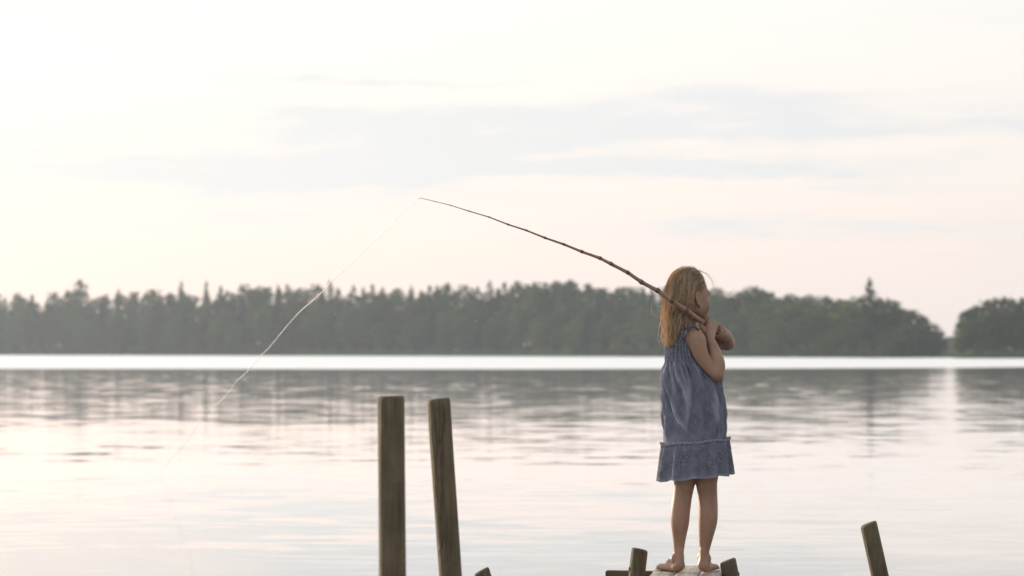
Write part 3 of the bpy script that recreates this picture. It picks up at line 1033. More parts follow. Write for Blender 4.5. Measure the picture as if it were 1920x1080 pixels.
# legs
n_leg = len(body.p)
body.chain([((-0.044, 0.004, 0.60), 0.046), ((-0.045, 0.004, 0.42), 0.048), ((-0.0425, 0.006, 0.352), 0.0415), ((-0.050, 0.006, 0.300), 0.0385), ((-0.0590, -0.006, 0.240), 0.0385),
            ((-0.0615, -0.008, 0.195), 0.0365), ((-0.0635, -0.002, 0.135), 0.0265), ((-0.0650, 0.004, 0.078), 0.0200), ((-0.0655, 0.010, 0.045), 0.0215)], 0.010)
body.chain([((0.044, 0.004, 0.60), 0.046), ((0.047, 0.004, 0.42), 0.048), ((0.0455, 0.006, 0.352), 0.0425), ((0.0500, 0.006, 0.300), 0.0385), ((0.0505, -0.006, 0.240), 0.0385),
            ((0.0485, -0.008, 0.195), 0.0370), ((0.0415, -0.002, 0.135), 0.0280), ((0.0355, 0.004, 0.078), 0.0200), ((0.0320, 0.010, 0.045), 0.0215)], 0.010)
leg_prims = body.p[n_leg:n_leg + 2]
for sx, hx, deg in ((-1, -0.0655, -27), (1, 0.0315, 20)):
    f = V3(math.sin(R(deg)), math.cos(R(deg)), 0); r = V3(math.cos(R(deg)), -math.sin(R(deg)), 0)
    h0 = V3(hx, -0.004, 0)
    Z = V3(0, 0, 1)
    fp = lambda a, b, c: h0 + f * a + r * b + Z * c
    body.cone(fp(-0.006, 0, 0.026), fp(0.004, 0, 0.022), 0.0215, 0.0215, 0.014)              # heel
    body.cone(fp(0.020, 0, 0.050), fp(0.085, sx * -0.008, 0.026), 0.0215, 0.016, 0.016)      # instep
    body.cone(fp(0.010, sx * 0.010, 0.015), fp(0.098, sx * 0.022, 0.0125), 0.015, 0.012, 0.014)   # outer edge
    body.cone(fp(0.050, sx * -0.012, 0.020), fp(0.108, sx * -0.018, 0.0155), 0.015, 0.015, 0.014)  # ball
    for k, (b, l, q) in enumerate(((-0.021, 0.046, 0.0105), (-0.006, 0.043, 0.0082), (0.005, 0.037, 0.0076), (0.015, 0.031, 0.0071), (0.0245, 0.024, 0.0068))):
        body.chain([(fp(0.104 - 0.002 * k, sx * b, 0.013), q * 1.05), (fp(0.104 - 0.002 * k + l * .55, sx * b * 1.08, 0.0135), q), (fp(0.104 - 0.002 * k + l, sx * b * 1.1, q * 0.95), q * .92)], 0.003)
    body.ell(fp(0.010, sx * 0.0185, 0.052), (0.009, 0.008, 0.013), 0.012)                     # outer ankle bone
    body.ell(fp(0.013, -sx * 0.0185, 0.058), (0.009, 0.008, 0.013), 0.012)
    body.cone(fp(-0.014, 0, 0.045), fp(-0.013, 0, 0.085), 0.0085, 0.0075, 0.014)              # tendon

BV, BQ = body.skin(0.0025)
BV = relax(BV, BQ, 4, 0.5)

M_SKIN, t_, p_ = principled('child skin')
co_ = t_.n('ShaderNodeTexCoord').outputs['Object']
at_ = t_.n('ShaderNodeAttribute'); at_.attribute_name = 'scalp'
lp_ = t_.n('ShaderNodeAttribute'); lp_.attribute_name = 'lips'
c_ = t_.ramp(t_.noise(co_, 14, 4, 0.6), [(0.3, (0.30, 0.172, 0.116)), (0.7, (0.41, 0.25, 0.176))])
c_ = t_.mix(lp_.outputs['Fac'], c_, (0.42, 0.16, 0.13))
c_ = t_.mix(at_.outputs['Fac'], c_, (0.20, 0.125, 0.065))
t_.put(p_.inputs['Base Color'], c_)
p_.inputs['Roughness'].default_value = 0.5
p_.inputs['Subsurface Weight'].default_value = 0.12
p_.inputs['Subsurface Radius'].default_value = (0.012, 0.005, 0.003)
p_.inputs['Subsurface Scale'].default_value = 0.5
bump(t_, p_, t_.noise(co_, 420, 2), 0.0004, 0.5)

person = link_mesh('person', mesh_of('person', BV, BQ), M_SKIN, None, GO)
tag(person, 'barefoot child in blue denim sundress on the jetty, holding a bamboo rod over the shoulder', 'person')
hl = (BV - HC) @ HM.T
scalp = np.clip(((hl[:, 2] - 0.010) * 1.0 - hl[:, 0] * 0.75 + 0.02) * 60, 0, 1) * (hl[:, 2] > -0.075) * (np.linalg.norm(hl, axis=1) < 0.13)
ear = (np.abs(hl[:, 1]) > 0.0695) & (hl[:, 2] < 0.02)
scalp[ear] = 0
attr(person.data, 'scalp', scalp)
attr(person.data, 'lips', ((np.abs(hl[:, 2] + 0.064) < 0.011) & (hl[:, 0] > 0.072) & (np.abs(hl[:, 1]) < 0.02)).astype(float))

M_EYE, t_, p_ = principled('eye')
p_.inputs['Base Color'].default_value = (0.75, 0.73, 0.70, 1); p_.inputs['Roughness'].default_value = 0.15
M_IRIS, t_, p_ = principled('iris')
p_.inputs['Base Color'].default_value = (0.05, 0.07, 0.09, 1); p_.inputs['Roughness'].default_value = 0.1
for s in (-1, 1):
    c = hd(0.0665, s * 0.029, -0.010)
    for nm, mm, rr_, off in (('eye', M_EYE, 0.0105, 0.0), ('iris', M_IRIS, 0.0056, 0.0062)):
        bm = bmesh.new(); bmesh.ops.create_uvsphere(bm, u_segments=14, v_segments=10, radius=rr_)
        me = bpy.data.meshes.new(nm); bm.to_mesh(me); bm.free()
        if nm == 'eye':
            eo = link_mesh('eye', me, mm, person, Vector(c))
        else:
            link_mesh('iris', me, mm, eo, Vector(HF * off))

# ---- dress
def denim(name, thread=False):
    m, t, p = principled(name)
    co = t.n('ShaderNodeTexCoord').outputs['Object']
    n1 = t.noise(co, 12, 5, 0.65)
    weave = t.noise(t.mapping(co, (260, 260, 900)), 1.0, 2, 0.7)
    slub = t.noise(t.mapping(co, (500, 500, 60)), 1.0, 2, 0.7)
    c = t.ramp(n1, [(0.25, (0.062, 0.071, 0.116)), (0.75, (0.132, 0.146, 0.213))])
    n2 = t.noise(t.mapping(co, (1, 1, 0.6)), 46, 5, 0.7)
    c = t.mix(t.m('MULTIPLY', t.m('SUBTRACT', n2, 0.46), 1.5, clamp=True), c, (0.30, 0.325, 0.42))
    c = t.mix(t.m('MULTIPLY', t.m('ADD', weave, slub), 0.30), c, (0.33, 0.345, 0.41))
    wr = t.n('ShaderNodeAttribute'); wr.attribute_name = 'wear'
    c = t.mix(t.m('MULTIPLY', wr.outputs['Fac'], 0.8), c, (0.42, 0.44, 0.52))
    if thread:
        th = t.n('ShaderNodeAttribute'); th.attribute_name = 'thread'
        c = t.mix(th.outputs['Fac'], c, (0.105, 0.092, 0.125))
    t.put(p.inputs['Base Color'], c)
    p.inputs['Roughness'].default_value = 0.9
    p.inputs['Specular IOR Level'].default_value = 0.2
    bump(t, p, t.m('ADD', t.m('ADD', n1, t.m('MULTIPLY', n2, 0.5)), t.m('MULTIPLY', weave, 0.2)), 0.005, 0.5)
    return m


M_DENIM, M_FRILL = denim('chambray'), denim('embroidered chambray', True)
M_CORD, t_, p_ = principled('dark cord')
p_.inputs['Base Color'].default_value = (0.10, 0.11, 0.16, 1); p_.inputs['Roughness'].default_value = 0.85
DZ = [0.500, 0.520, 0.600, 0.680, 0.750, 0.800, 0.832, 0.865, 0.900, 0.935]
DCX = [0.001, 0.000, -0.003, -0.006, -0.010, -0.013, -0.018, -0.025, -0.032, -0.036]
DA = [0.132, 0.132, 0.134, 0.135, 0.134, 0.127, 0.112, 0.108, 0.103, 0.098]
DB = [0.098, 0.098, 0.098, 0.098, 0.098, 0.094, 0.088, 0.082, 0.076, 0.070]
DT = [22, 23, 28, 34, 40, 46, 52, 57, 60, 61]
def ring(z, phi):
    """dress surface: phi = 0 towards the right side of the body, 90 towards the front"""
    g = lambda tab: np.interp(z, DZ, tab)
    a = np.radians(g(DT))
    x = g(DCX) + g(DA) * np.cos(phi) * np.cos(a) + g(DB) * np.sin(phi) * np.sin(a)
    y = -g(DA) * np.cos(phi) * np.sin(a) + g(DB) * np.sin(phi) * np.cos(a)
    return x, y, np.cos(phi) * np.cos(a) + np.sin(phi) * np.sin(a), -np.cos(phi) * np.sin(a) + np.sin(phi) * np.cos(a)


def sheet_obj(name, X, Y, Z, mat, parent, th, extra=None):
    ny, nx = X.shape
    V = np.stack([X, Y, Z], -1).reshape(-1, 3)
    i, j = np.meshgrid(np.arange(nx), np.arange(ny - 1))
    k = (i + 1) % nx
    Q = np.stack([j * nx + i, j * nx + k, (j + 1) * nx + k, (j + 1) * nx + i], -1).reshape(-1, 4)
    me = mesh_of(name, V, Q)
    for nm, arr in (extra or {}).items():
        attr(me, nm, arr.ravel())
    o = link_mesh(name, me, mat, parent)
    so = o.modifiers.new('cloth thickness', 'SOLIDIFY'); so.thickness = th; so.offset = 0
    return o


nphi, nz = 420, 170
PH = np.linspace(0, 2 * np.pi, nphi, endpoint=False)[None, :]
# top edge: high at the back and the front, cut low under the arms
top = 0.928 - 0.100 * np.exp(-(np.minimum(np.abs(PH), 2 * np.pi - np.abs(PH)) / 0.72) ** 4) - 0.085 * np.exp(-((PH - np.pi) / 0.55) ** 4)
Tt = np.linspace(0, 1, nz)[:, None]
ZZ = 0.505 + (top - 0.505) * Tt ** 0.96
PHg = np.repeat(PH, nz, 0)
X, Y, NX, NY = ring(ZZ, PHg)
sm = 1 / (1 + np.exp(-(ZZ - 0.828) / 0.008))                        # smocked bodice
skirt = np.clip((0.826 - ZZ) / 0.32, 0, 1)
seamk = np.clip((ZZ - 0.508) / 0.06, 0, 1); seamk = seamk * seamk * (3 - 2 * seamk)
fold = (0.0070 * np.sin(9 * PHg + 2.2 * np.sin(ZZ * 9)) + 0.0050 * np.sin(14 * PHg - 18 * ZZ + 1.3) + 0.005 * np.sin(5 * PHg + 0.6 + ZZ * 3)) * (0.35 + 0.65 * skirt) * (1 - sm)
gath = np.exp(-((ZZ - 0.800) / 0.040) ** 2) * (1 - sm)
fold += gath * (0.0050 * np.sin(30 * PHg + 1.5 * np.sin(5 * PHg) + 14 * ZZ) + 0.0028 * np.sin(53 * PHg + 2 * np.sin(3 * PHg)))
rows = 0.55 + 0.45 * np.cos((ZZ - 0.828) * 2 * np.pi / 0.019)
fold += sm * (0.0050 * np.sin(40 * PHg + 1.6 * np.sin(7 * PHg) + 9 * np.sin(11 * ZZ)) * (0.45 + 0.55 * rows) + 0.0018 * np.sin(71 * PHg + 40 * ZZ) - 0.0022 * rows)
# long drag lines running down from the gathers and a few soft buckles
for p0, z0, ln, slope, am in ((3.72, 0.80, 0.20, 0.55, 0.014), (3.95, 0.81, 0.24, 0.62, 0.012), (4.25, 0.80, 0.16, -0.5, 0.013), (4.52, 0.81, 0.12, 0.2, 0.010), (4.75, 0.79, 0.13, 0.35, 0.012),
                              (5.15, 0.74, 0.16, -0.45, 0.010), (5.5, 0.76, 0.18, 0.4, 0.010), (6.0, 0.74, 0.2, -0.3, 0.009), (3.4, 0.7, 0.2, 0.3, 0.009), (0.3, 0.72, 0.2, 0.3, 0.007), (4.9, 0.64, 0.12, 0.5, 0.007), (5.7, 0.62, 0.12, -0.2, 0.007)):
    d = PHg - p0 - slope * (z0 - ZZ) / 0.2
    d = (d + np.pi) % (2 * np.pi) - np.pi
    fold += am * np.where(d > 0, np.exp(-(d / 0.055) ** 2), np.exp(-(d / 0.15) ** 2)) * np.exp(-((ZZ - z0 + ln / 2) / (ln / 1.7)) ** 4) * (1 - sm)
def crumple(seed, n, lo, hi, am):
    """many faint creases at odd angles, as washed cotton has"""
    r = np.random.default_rng(seed); out = 0
    for _ in range(n):
        a, b = r.uniform(lo, hi) * r.choice([-1, 1]), r.uniform(lo, hi) * 8
        out = out + np.sin(np.round(a) * PHg + b * ZZ + r.uniform(0, 6.28) + 1.3 * np.sin(np.round(a * 0.4) * PHg + b * 0.3 * ZZ))
    return am * out / math.sqrt(n)
cr = crumple(3, 9, 5, 16, 0.0016) + crumple(4, 9, 14, 34, 0.0007)
fold = (fold + cr * (1 - sm)) * seamk - 0.008 * skirt * seamk * (1 - sm) - 0.004 * (1 - sm)
X = X + NX * fold; Y = Y + NY * fold
# the folded arm presses the cloth in
arm = SDF(); arm.p = body.p[n_arm:n_arm2]
Pd = np.stack([X, Y, ZZ], -1)
for _ in range(14):
    d_ = arm.points(Pd)
    pin = np.clip(0.004 - d_, 0, 0.006)
    pin = (pin + np.roll(pin, 1, 1) + np.roll(pin, -1, 1)) / 3
    Pd[..., 0] -= NX * pin; Pd[..., 1] -= NY * pin
hips = SDF(); hips.p = [q for q in body.p[len(head.p) + 3:n_arm]] + leg_prims
for _ in range(4):
    d_ = np.clip(0.006 - hips.points(Pd), 0, 0.02) * (Pd[..., 2] < 0.80)
    d_ = np.maximum(d_, (np.roll(d_, 2, 1) + np.roll(d_, -2, 1)) / 2)
    Pd[..., 0] += NX * d_; Pd[..., 1] += NY * d_
X, Y = Pd[..., 0], Pd[..., 1]
seam_l = np.exp(-(((PHg - 5.88 + np.pi) % (2 * np.pi) - np.pi) / 0.016) ** 2) * (ZZ < 0.80)
X = X + NX * 0.0012 * seam_l; Y = Y + NY * 0.0012 * seam_l
wear = 0.5 * seam_l + np.clip(fold * 90, 0, 1) * 0.6 + 0.4 * (1 - np.clip((top - ZZ) / 0.006, 0, 1))
dress = sheet_obj('dress', X, Y, ZZ, M_DENIM, person, 0.0022, {'wear': wear})
dress['label'] = 'blue chambray sundress with smocked bodice and tied straps'

# frill with embroidery
nfp, nfz = 1100, 80
PF = np.repeat(np.linspace(0, 2 * np.pi, nfp, endpoint=False)[None, :], nfz, 0)
TF_ = np.repeat(np.linspace(0, 1, nfz)[:, None], nfp, 1)              # 0 at the seam, 1 at the hem
bx, by, nx_, ny_ = ring(np.full_like(PF, 0.512), PF)
seam = 0.5155 + 0.095 * bx + 0.002 * np.sin(6 * PF)
hem = 0.372 + 0.115 * bx + 0.003 * np.sin(9 * PF + 1)
ZF = seam + (hem - seam) * TF_
fl = 0.004 + 0.013 * TF_ + (0.0022 + 0.0075 * TF_) * np.sin(13 * PF + 1.4 * np.sin(2 * PF) + 0.5 * TF_) + (0.0014 + 0.002 * TF_) * np.sin(23 * PF + 0.8) \
     + 0.0018 * np.exp(-(TF_ / 0.12) ** 2) * np.sin(70 * PF)
# stitched motif: petals round a centre, leaf sprays between
cell = 2 * np.pi / 17
u = ((PF / cell) % 1 - 0.5) * 0.052; v = (TF_ - 0.52) * 0.135
def petals(u, v, n, rad, wid, rot=0.0):
    r_ = np.hypot(u, v); t_a = np.arctan2(v, u) + rot
    w_ = ((t_a / (2 * np.pi / n)) % 1 - 0.5) * (2 * np.pi / n)
    a_, b_ = r_ * np.cos(w_) - rad, r_ * np.sin(w_)
    q = np.sqrt((a_ / (rad * 0.82)) ** 2 + (b_ / wid) ** 2)
    return np.exp(-((q - 0.85) / 0.20) ** 2)
th_ = petals(u, v + 0.020, 6, 0.0135, 0.0062, 0.5) + petals(u, v - 0.030, 5, 0.0100, 0.0050, 0.3)
uu = np.abs(u)
th_ += petals(uu - 0.026, v - 0.008, 6, 0.0105, 0.0046) + petals(uu - 0.026, v + 0.040, 4, 0.0085, 0.0042)
th_ += np.exp(-((np.hypot(u, v + 0.020) - 0.0035) / 0.0014) ** 2)
th_ = np.clip(th_ * (0.75 + 0.25 * np.sin(5 * PF + 9 * TF_)), 0, 1) * np.clip((TF_ - 0.06) / 0.03, 0, 1) * np.clip((0.885 - TF_) / 0.02, 0, 1)
band = np.exp(-((TF_ - 0.915) / 0.006) ** 2) + np.exp(-((TF_ - 0.975) / 0.008) ** 2)
fl = fl + 0.0013 * th_
frill = sheet_obj('frill', bx + nx_ * fl, by + ny_ * fl, ZF, M_FRILL, dress, 0.0022, {'thread': np.clip(th_ * 0.82 + 0.3 * band, 0, 1), 'wear': np.clip((TF_ - 0.9) * 6, 0, 0.6)})
frill['label'] = 'gathered hem frill with embroidered flowers'
# little standing ruffle on the seam
pr = np.linspace(0, 2 * np.pi, 500, endpoint=False)
rbx, rby, rnx, rny = ring(np.full_like(pr, 0.512), pr)
rz = 0.5155 + 0.095 * rbx + 0.002 * np.sin(6 * pr)
k0 = np.linspace(-1, 1, 7)[:, None]
wv = 0.0035 * np.sin(38 * pr + 1.5 * np.sin(5 * pr)) + 0.0015 * np.sin(61 * pr)
ro = 0.0075 + wv[None] * (0.4 + 0.6 * (k0 + 1) / 2) + 0.001 * (1 - k0 ** 2)
sheet_obj('ruffle_trim', rbx + rnx * ro, rby + rny * ro, rz + k0 * 0.0045 + 0.0016 * np.sin(47 * pr)[None], M_DENIM, dress, 0.0016, {'wear': np.full((7, 500), 0.5)})

# straps and the bow on the shoulder
def onto(P, off=0.004, it=4):
    """push points out to the skin"""
    P = np.array(P, dtype=float)
    e = 1e-3
    for _ in range(it):
        d = body.points(P)
        g = np.stack([body.points(P + e * a) - body.points(P - e * a) for a in np.eye(3)], -1); g /= np.linalg.norm(g, axis=-1)[..., None] + 1e-9
        P = P + g * (off - d)[..., None]
    return P


def smooth_path(pts, n, it=6):
    p = np.array(pts, float); s = np.r_[0, np.cumsum(np.linalg.norm(np.diff(p, axis=0), axis=1))]
    q = np.linspace(0, s[-1], n)
    out = np.stack([np.interp(q, s, p[:, i]) for i in range(3)], 1)
    for _ in range(it):
        out[1:-1] = 0.5 * out[1:-1] + 0.25 * (out[:-2] + out[2:])
    return out


def strand(name, pts, r_, mat, par, n=24):
    p = smooth_path(pts, n)
    V, F = tube(p, [r_] * n, 6)
    return link_mesh(name, mesh_of(name, V, F), mat, par)


KN = gp(1284, 613, -0.085)
KN = onto([KN], 0.006)[0]
sp = onto(smooth_path([gp(1268, 637, -0.10), gp(1272, 624, -0.10), KN], 16), 0.003); strand('strap', sp, 0.0028, M_CORD, dress)
sp = onto(smooth_path([KN, gp(1300, 611, -0.05), gp(1314, 626, 0.0), gp(1318, 650, 0.04)], 20), 0.003); strand('strap', sp, 0.0028, M_CORD, dress)
for pts in ([KN, gp(1291, 603, -0.10), gp(1297, 607, -0.105), gp(1291, 613, -0.108), KN], [KN, gp(1278, 605, -0.105), gp(1272, 610, -0.115), gp(1277, 616, -0.115), KN],
            [KN, gp(1281, 622, -0.112), gp(1277, 631, -0.112), gp(1275.5, 638, -0.108)], [KN, gp(1287, 619, -0.112), gp(1286, 626, -0.116), gp(1280, 633, -0.118)]):
    strand('bow_loop' if pts[-1] is KN else 'bow_tail', pts, 0.0030, M_DENIM, dress, 18)
bm = bmesh.new(); bmesh.ops.create_uvsphere(bm, u_segments=10, v_segments=8, radius=0.0062)
me = bpy.data.meshes.new('bow_knot'); bm.to_mesh(me); bm.free()
link_mesh('bow_knot', me, M_DENIM, dress, Vector(KN + V3(0, -0.004, 0)))

# ---- hair: strands combed back over the skull, hanging in damp clumps
M_HAIR = bpy.data.materials.new('fair hair'); M_HAIR.use_nodes = True
M_HAIR.node_tree.nodes.clear()
t_ = NT(M_HAIR.node_tree)
tn_ = t_.n('ShaderNodeAttribute'); tn_.attribute_name = 'tone'
hc_ = t_.ramp(tn_.outputs['Fac'], [(0.0, (0.30, 0.225, 0.15)), (0.5, (0.58, 0.45, 0.31)), (1.0, (0.90, 0.74, 0.54))])
df_ = t_.n('ShaderNodeBsdfDiffuse'); t_.put(df_.inputs[0], hc_)
tl_ = t_.n('ShaderNodeBsdfTranslucent'); t_.put(tl_.inputs[0], t_.mix(1.0, hc_, (1.15, 1.06, 0.95), 'MULTIPLY'))
gl_ = t_.n('ShaderNodeBsdfGlossy'); gl_.inputs[0].default_value = (0.8, 0.75, 0.68, 1); gl_.inputs['Roughness'].default_value = 0.38
m1_ = t_.n('ShaderNodeMixShader'); m1_.inputs[0].default_value = 0.5; t_.put(m1_.inputs[1], df_.outputs[0]); t_.put(m1_.inputs[2], tl_.outputs[0])
m2_ = t_.n('ShaderNodeMixShader'); m2_.inputs[0].default_value = 0.09; t_.put(m2_.inputs[1], m1_.outputs[0]); t_.put(m2_.inputs[2], gl_.outputs[0])
o_ = t_.n('ShaderNodeOutputMaterial'); t_.put(o_.inputs[0], m2_.outputs[0])

torso = SDF()
torso.p = [q for q in body.p[len(head.p):len(head.p) + 6]] + body.p[n_arm:n_arm + 1]
skull = SDF(); skull.p = [q for q in head.p[:3]]
coll = SDF(); coll.p = skull.p + torso.p


def grow(n, seed, lift0, lift1, zend, jit=0.0):
    r = np.random.default_rng(seed)
    d = r.normal(size=(n * 6, 3)); d /= np.linalg.norm(d, axis=1)[:, None]
    f, s, u = d.T
    keep = (u > -0.45) & (f < 0.30 + 0.60 * u) & ((u > -0.1) | (f < -0.12)) & ~((np.abs(s) > 0.7) & (f > -0.22) & (u < 0.14))
    d = d[keep][:n]; n = len(d)
    P = HC + (d * np.array([0.075, 0.068, 0.084])) @ HM + np.array([0, 0, 0.016])
    lift = r.uniform(lift0, lift1, n)
    P = onto_field(P, lift * 0.25)
    zE = zend + np.abs(r.normal(0, 0.058, n)) - 0.02
    path = [P.copy()]
    tang = -HF[None] * 0.9 + np.array([0, 0, 0.25])
    vel = d @ HM * 0.15 + tang
    drift = r.normal(0, 1, (n, 3)) * jit
    ph = r.uniform(0, 6.28, (n, 3))
    knot = V3(-0.092, -0.048, 0)                                         # where the hanging hair gathers, behind the neck
    for k in range(46):
        hl_ = (P - HC) @ HM.T
        back = np.clip((hl_[:, 0] + 0.045) / 0.08, 0, 1)[:, None]       # the fringe is combed to the back first
        low = np.clip((HC[2] + 0.015 - P[:, 2]) / 0.08, 0, 1)[:, None]
        tgt = -HF * back * 1.25 + np.array([0, 0, -1.0]) * (1.0 - 0.45 * back)
        pull = (knot - P) * np.array([1, 1, 0])
        tgt = tgt + drift * (0.25 + low) + low * np.clip(pull * 26.0, -1.1, 1.1) + low * 0.22 * np.sin(ph + k * 0.45)
        vel = 0.62 * vel + 0.38 * tgt
        vel /= np.linalg.norm(vel, axis=1)[:, None]
        P = P + vel * np.where(P[:, 2:3] > zE[:, None] + np.maximum(0, P[:, :1] + 0.085) * 0.75, 0.0088, 0.0)
        P = push(P, lift * min(1, 0.3 + k / 7.0) * np.where(P[:, 2] < HC[2] - 0.06, 0.6, 1.0))
        path.append(P.copy())
    return np.stack(path, 1), r


def grad(P):
    e = 1e-3
    g = np.stack([coll.points(P + e * a) - coll.points(P - e * a) for a in np.eye(3)], -1)
    return g / (np.linalg.norm(g, axis=-1)[..., None] + 1e-9)


def onto_field(P, off):
    for _ in range(3):
        P = P + grad(P) * (off - coll.points(P))[..., None]
    return P


def push(P, off):
    d = coll.points(P)
    m = d < off
    if m.any():
        P = P.copy(); P[m] += grad(P[m]) * (off - d)[m][:, None]
    return P


def strands_mesh(name, path, r, rad, tone, clump, parent, label):
    n, m, _ = path.shape
    # damp clumps: draw the lower half of every strand towards one of a few leaders
    if clump:
        L = r.choice(n, clump, replace=False)
        mid = path[:, 20]
        own = np.argmin(((mid[:, None] - mid[L][None]) ** 2).sum(-1), 1)
        w = np.clip((np.arange(m) - 12) / 30, 0, 1)[None, :, None] ** 1.2 * 0.72
        lead = path[L][own]
        wig = r.normal(0, 1, (clump, 3))[own][:, None] * 0.012 * np.sin(np.arange(m)[None, :, None] * 0.42 + r.uniform(0, 6, clump)[own][:, None, None]) * w
        path = path * (1 - w) + lead * w + wig
    ks = np.r_[np.arange(0, m - 1, 2), m - 1]
    p = path[:, ks]; q = len(ks)
    T = np.gradient(p, axis=1); T /= np.linalg.norm(T, axis=2)[..., None] + 1e-9
    a = np.cross(T, np.array([0.3, 0.8, 0.52])); a /= np.linalg.norm(a, axis=2)[..., None] + 1e-9
    b = np.cross(T, a)
    taper = np.clip((q - np.arange(q)) / 5.0, 0.25, 1)[None, :, None]
    rr_ = (rad * r.uniform(0.6, 1.3, n))[:, None, None] * taper
    V = np.stack([p + (a * math.cos(x) + b * math.sin(x)) * rr_ for x in (0, 2.094, 4.189)], 2)     # n,q,3,3
    ii = (np.arange(n)[:, None, None] * q + np.arange(q - 1)[None, :, None]) * 3
    j = np.arange(3)[None, None, :]; k = (j + 1) % 3
    Q = np.stack([ii + j, ii + k, ii + 3 + k, ii + 3 + j], -1).reshape(-1, 4)
    me = mesh_of(name, V.reshape(-1, 3), Q)
    tn = np.clip(r.normal(tone, 0.26, n), 0, 1)[:, None] + np.linspace(-0.18, 0.32, q)[None]        # sun-bleached towards the ends
    attr(me, 'tone', np.clip(np.repeat(tn[..., None], 3, 2), 0, 1).ravel())
    o = link_mesh(name, me, M_HAIR, parent)
    if label:
        o['label'] = label
    return o


pth, r_ = grow(6200, 41, 0.002, 0.008, 0.938, 0.18)
strands_mesh('hair', pth, r_, 0.0010, 0.50, 170, person, 'damp dark blonde hair combed back behind the ear')
pth, r_ = grow(700, 42, 0.006, 0.015, 0.915, 0.36)
strands_mesh('loose_hair', pth, r_, 0.0007, 0.85, 110, person, 'loose lighter wisps at the ends')
# a few strands fall forward over the brow
r_ = np.random.default_rng(77)
fr_ = []
for i in range(7):
    a, b = r_.uniform(-0.02, 0.05), r_.uniform(-0.006, 0.006)
    p_ = [hd(0.030 + b, a * 0.6, 0.098), hd(0.066 + b, a, 0.080), hd(0.088 + b, a * 1.1, 0.052), hd(0.092 + b * 1.5, a * 1.15, 0.026), hd(0.093 + b * 2, a * 1.15 + b, -0.002 - 0.01 * r_.random())]
    fr_.append(smooth_path(p_, 43))
strands_mesh('fringe', np.array(fr_), r_, 0.0006, 0.75, 0, person, 'thin wet strands over the brow')

# ------------------------------------------------------------------ rod and line
def mat_bamboo():
    m, t, p = principled('bamboo')
    co = t.n('ShaderNodeTexCoord').outputs['Object']
    n = t.noise(co, 30, 4, 0.6)
    t.put(p.inputs['Base Color'], t.ramp(n, [(0.3, (0.27, 0.145, 0.115)), (0.7, (0.47, 0.29, 0.225))]))
    p.inputs['Roughness'].default_value = 0.36
    bump(t, p, n, 0.001, 0.4)
    return m


M_CANE = mat_bamboo()
M_NODE, t_, p_ = principled('cane joint')
t_.put(p_.inputs['Base Color'], t_.ramp(t_.noise(t_.n('ShaderNodeTexCoord').outputs['Object'], 90, 3), [(0.3, (0.10, 0.055, 0.04)), (0.7, (0.22, 0.13, 0.09))]))
p_.inputs['Roughness'].default_value = 0.6
RO = Vector(ROD[-1]) + GO
rod = empty('fishing_rod', RO)
tag(rod, 'long knobbly bamboo fishing rod held over the shoulder', 'fishing rod')
RW = [Vector(p) + GO - RO for p in ROD]
def bulge_path():
    P, rad = [], []
    for i in range(len(RW) - 1):
        for q in (0.0, 0.04, 0.12, 0.3, 0.5, 0.7, 0.88, 0.96):
            P.append(RW[i].lerp(RW[i + 1], q))
            rr = (ROD_R[i] + (ROD_R[i + 1] - ROD_R[i]) * q)
            rad.append(rr * (1.03 if q in (0.04, 0.96) else 1.02 if q in (0.0, 0.12, 0.88) else 0.95))
    P.append(RW[-1]); rad.append(ROD_R[-1])
    return P, rad


P_, rad_ = bulge_path()
V, F = tube(P_, rad_, 12)
link_mesh('cane', mesh_of('cane', V, F), M_CANE, rod)
for i in range(1, len(RW) - 1):
    d = (RW[i + 1] - RW[i - 1]).normalized(); rr = ROD_R[i]
    off = V3(0, 0, (1 if i % 2 else -1))
    pts = [RW[i] + d * (k * (rr * 0.75 + 0.0012)) for k in (-1.0, -0.6, -0.2, 0.2, 0.6, 1.0)]
    V, F = tube(pts, [rr * q + 0.0004 for q in (0.98, 1.07, 1.17, 1.15, 1.06, 0.98)], 10, True, 0.10, i)
    # bud scar standing out on alternate sides
    s = 1 if i % 2 else -1
    n0 = len(V)
    V2, F2 = tube([RW[i] + Vector((0, -rr * 0.2, s * rr * 0.6)), RW[i] + d * (-rr * 0.7) + Vector((0, -rr * 0.3, s * (rr * 1.12 + 0.0008)))], [rr * 0.5, rr * 0.28], 6)
    V += V2; F += [tuple(q + n0 for q in f) for f in F2]
    link_mesh('cane_joint', mesh_of('cane_joint', V, F), M_NODE, rod)

LINE = [(787, 371), (742, 413), (694, 459), (655, 496), (620, 530), (607, 545), (590, 561), (566, 581), (556, 591), (541, 608), (521, 632), (506, 651), (488, 668), (470, 690),
        (461, 700), (443, 715), (432, 732), (416, 750), (392, 769), (384, 781), (369, 801), (350, 829), (324, 858), (298, 884)]
YT = GIRL_Y + rod_y(787); YE = FOC * EYE / (884 - HOR)
def ly(px):
    q = (787 - px) / (787 - 298.0)
    return 1 / ((1 - q) / YT + q / YE)


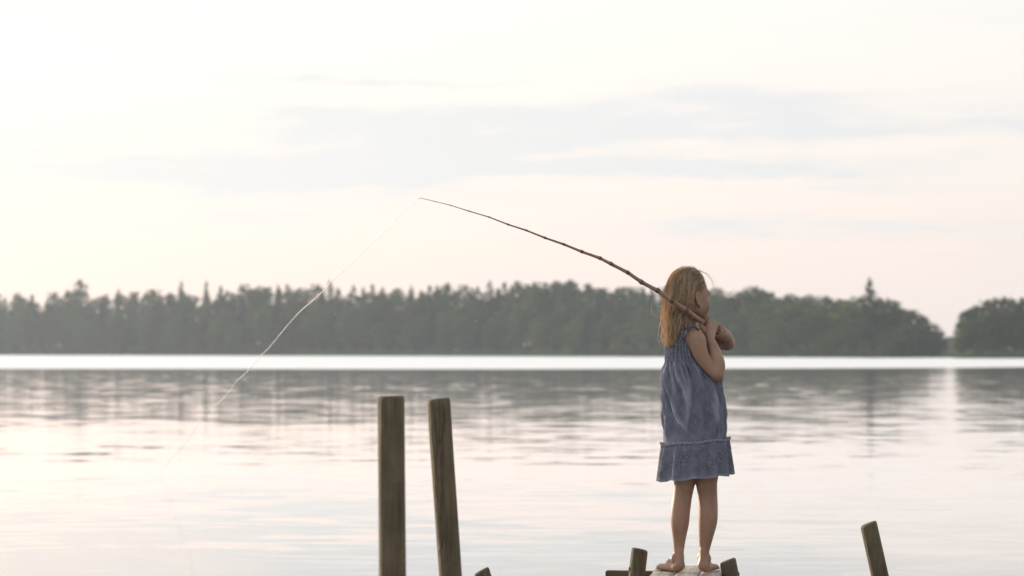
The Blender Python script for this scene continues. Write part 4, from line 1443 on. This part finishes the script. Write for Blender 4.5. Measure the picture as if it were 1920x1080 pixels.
lp = [at(x, y, ly(x)) for x, y in LINE]
lp[-1].z = -0.01
lo_ = lp[0].copy()
V, F = tube(smooth_path([p - lo_ for p in lp], 240, 3), list(np.interp(np.linspace(0, 1, 240), [0, 0.08, 0.16, 0.5, 1], [0.0009, 0.0011, 0.0018, 0.0020, 0.0006])), 6)
M_LINE, t_, p_ = principled('clear nylon')
t_.put(p_.inputs['Base Color'], t_.ramp(t_.noise(t_.n('ShaderNodeTexCoord').outputs['Object'], 3, 3), [(0.3, (0.92, 0.74, 0.46)), (0.7, (0.97, 0.85, 0.62))]))
p_.inputs['Roughness'].default_value = 0.25
p_.inputs['IOR'].default_value = 1.25
p_.inputs['Transmission Weight'].default_value = 0.85
fl_ = link_mesh('fishing_line', mesh_of('fishing_line', V, F), M_LINE, None, lo_)
tag(fl_, 'thin crinkled pale fishing line running from the rod tip down to the lake', 'fishing line')


# ------------------------------------------------------------------ midges catching the light over the water
M_MIDGE, t_, p_ = principled('midge')
p_.inputs['Base Color'].default_value = (0.75, 0.70, 0.55, 1); p_.inputs['Transmission Weight'].default_value = 0.3; p_.inputs['Roughness'].default_value = 0.4
for i, (x, y, d, where) in enumerate(((378, 569, 8.8, 'in front of the western treetops'), (629, 589, 9.4, 'just east of the upper fishing line'), (829, 585, 9.2, 'before the forest above the leaning post'),
                                      (892, 603, 9.6, 'before the forest, low and east of the leaning post'), (1162, 561, 9.2, 'below the rod west of the child'), (353, 701, 9.5, 'over the dark reflection west of the fishing line'),
                                      (855, 656, 9.9, 'in front of the reed belt'))):
    V, F = tube([(-0.0028, 0, 0), (-0.001, 0, 0), (0.001, 0, 0.0003), (0.0028, 0, 0.0001)], [0.0004, 0.001, 0.0009, 0.0003], 6)
    for sgn in (-1, 1):
        k = len(V)
        V += [(0.0006, 0, 0.0008), (-0.001, sgn * 0.0016, 0.0022), (-0.0032, sgn * 0.0024, 0.0030), (-0.0022, sgn * 0.0008, 0.0018)]
        F.append((k, k + 1, k + 2, k + 3))
    o = link_mesh('midge', mesh_of('midge', V, F), M_MIDGE, None, at(x, y, d))
    o.rotation_euler = (0.3 * i, 0.5 - 0.2 * i, 0.9 * i)
    tag(o, f'tiny pale midge flying {where}', 'midge', 'midges over the lake')
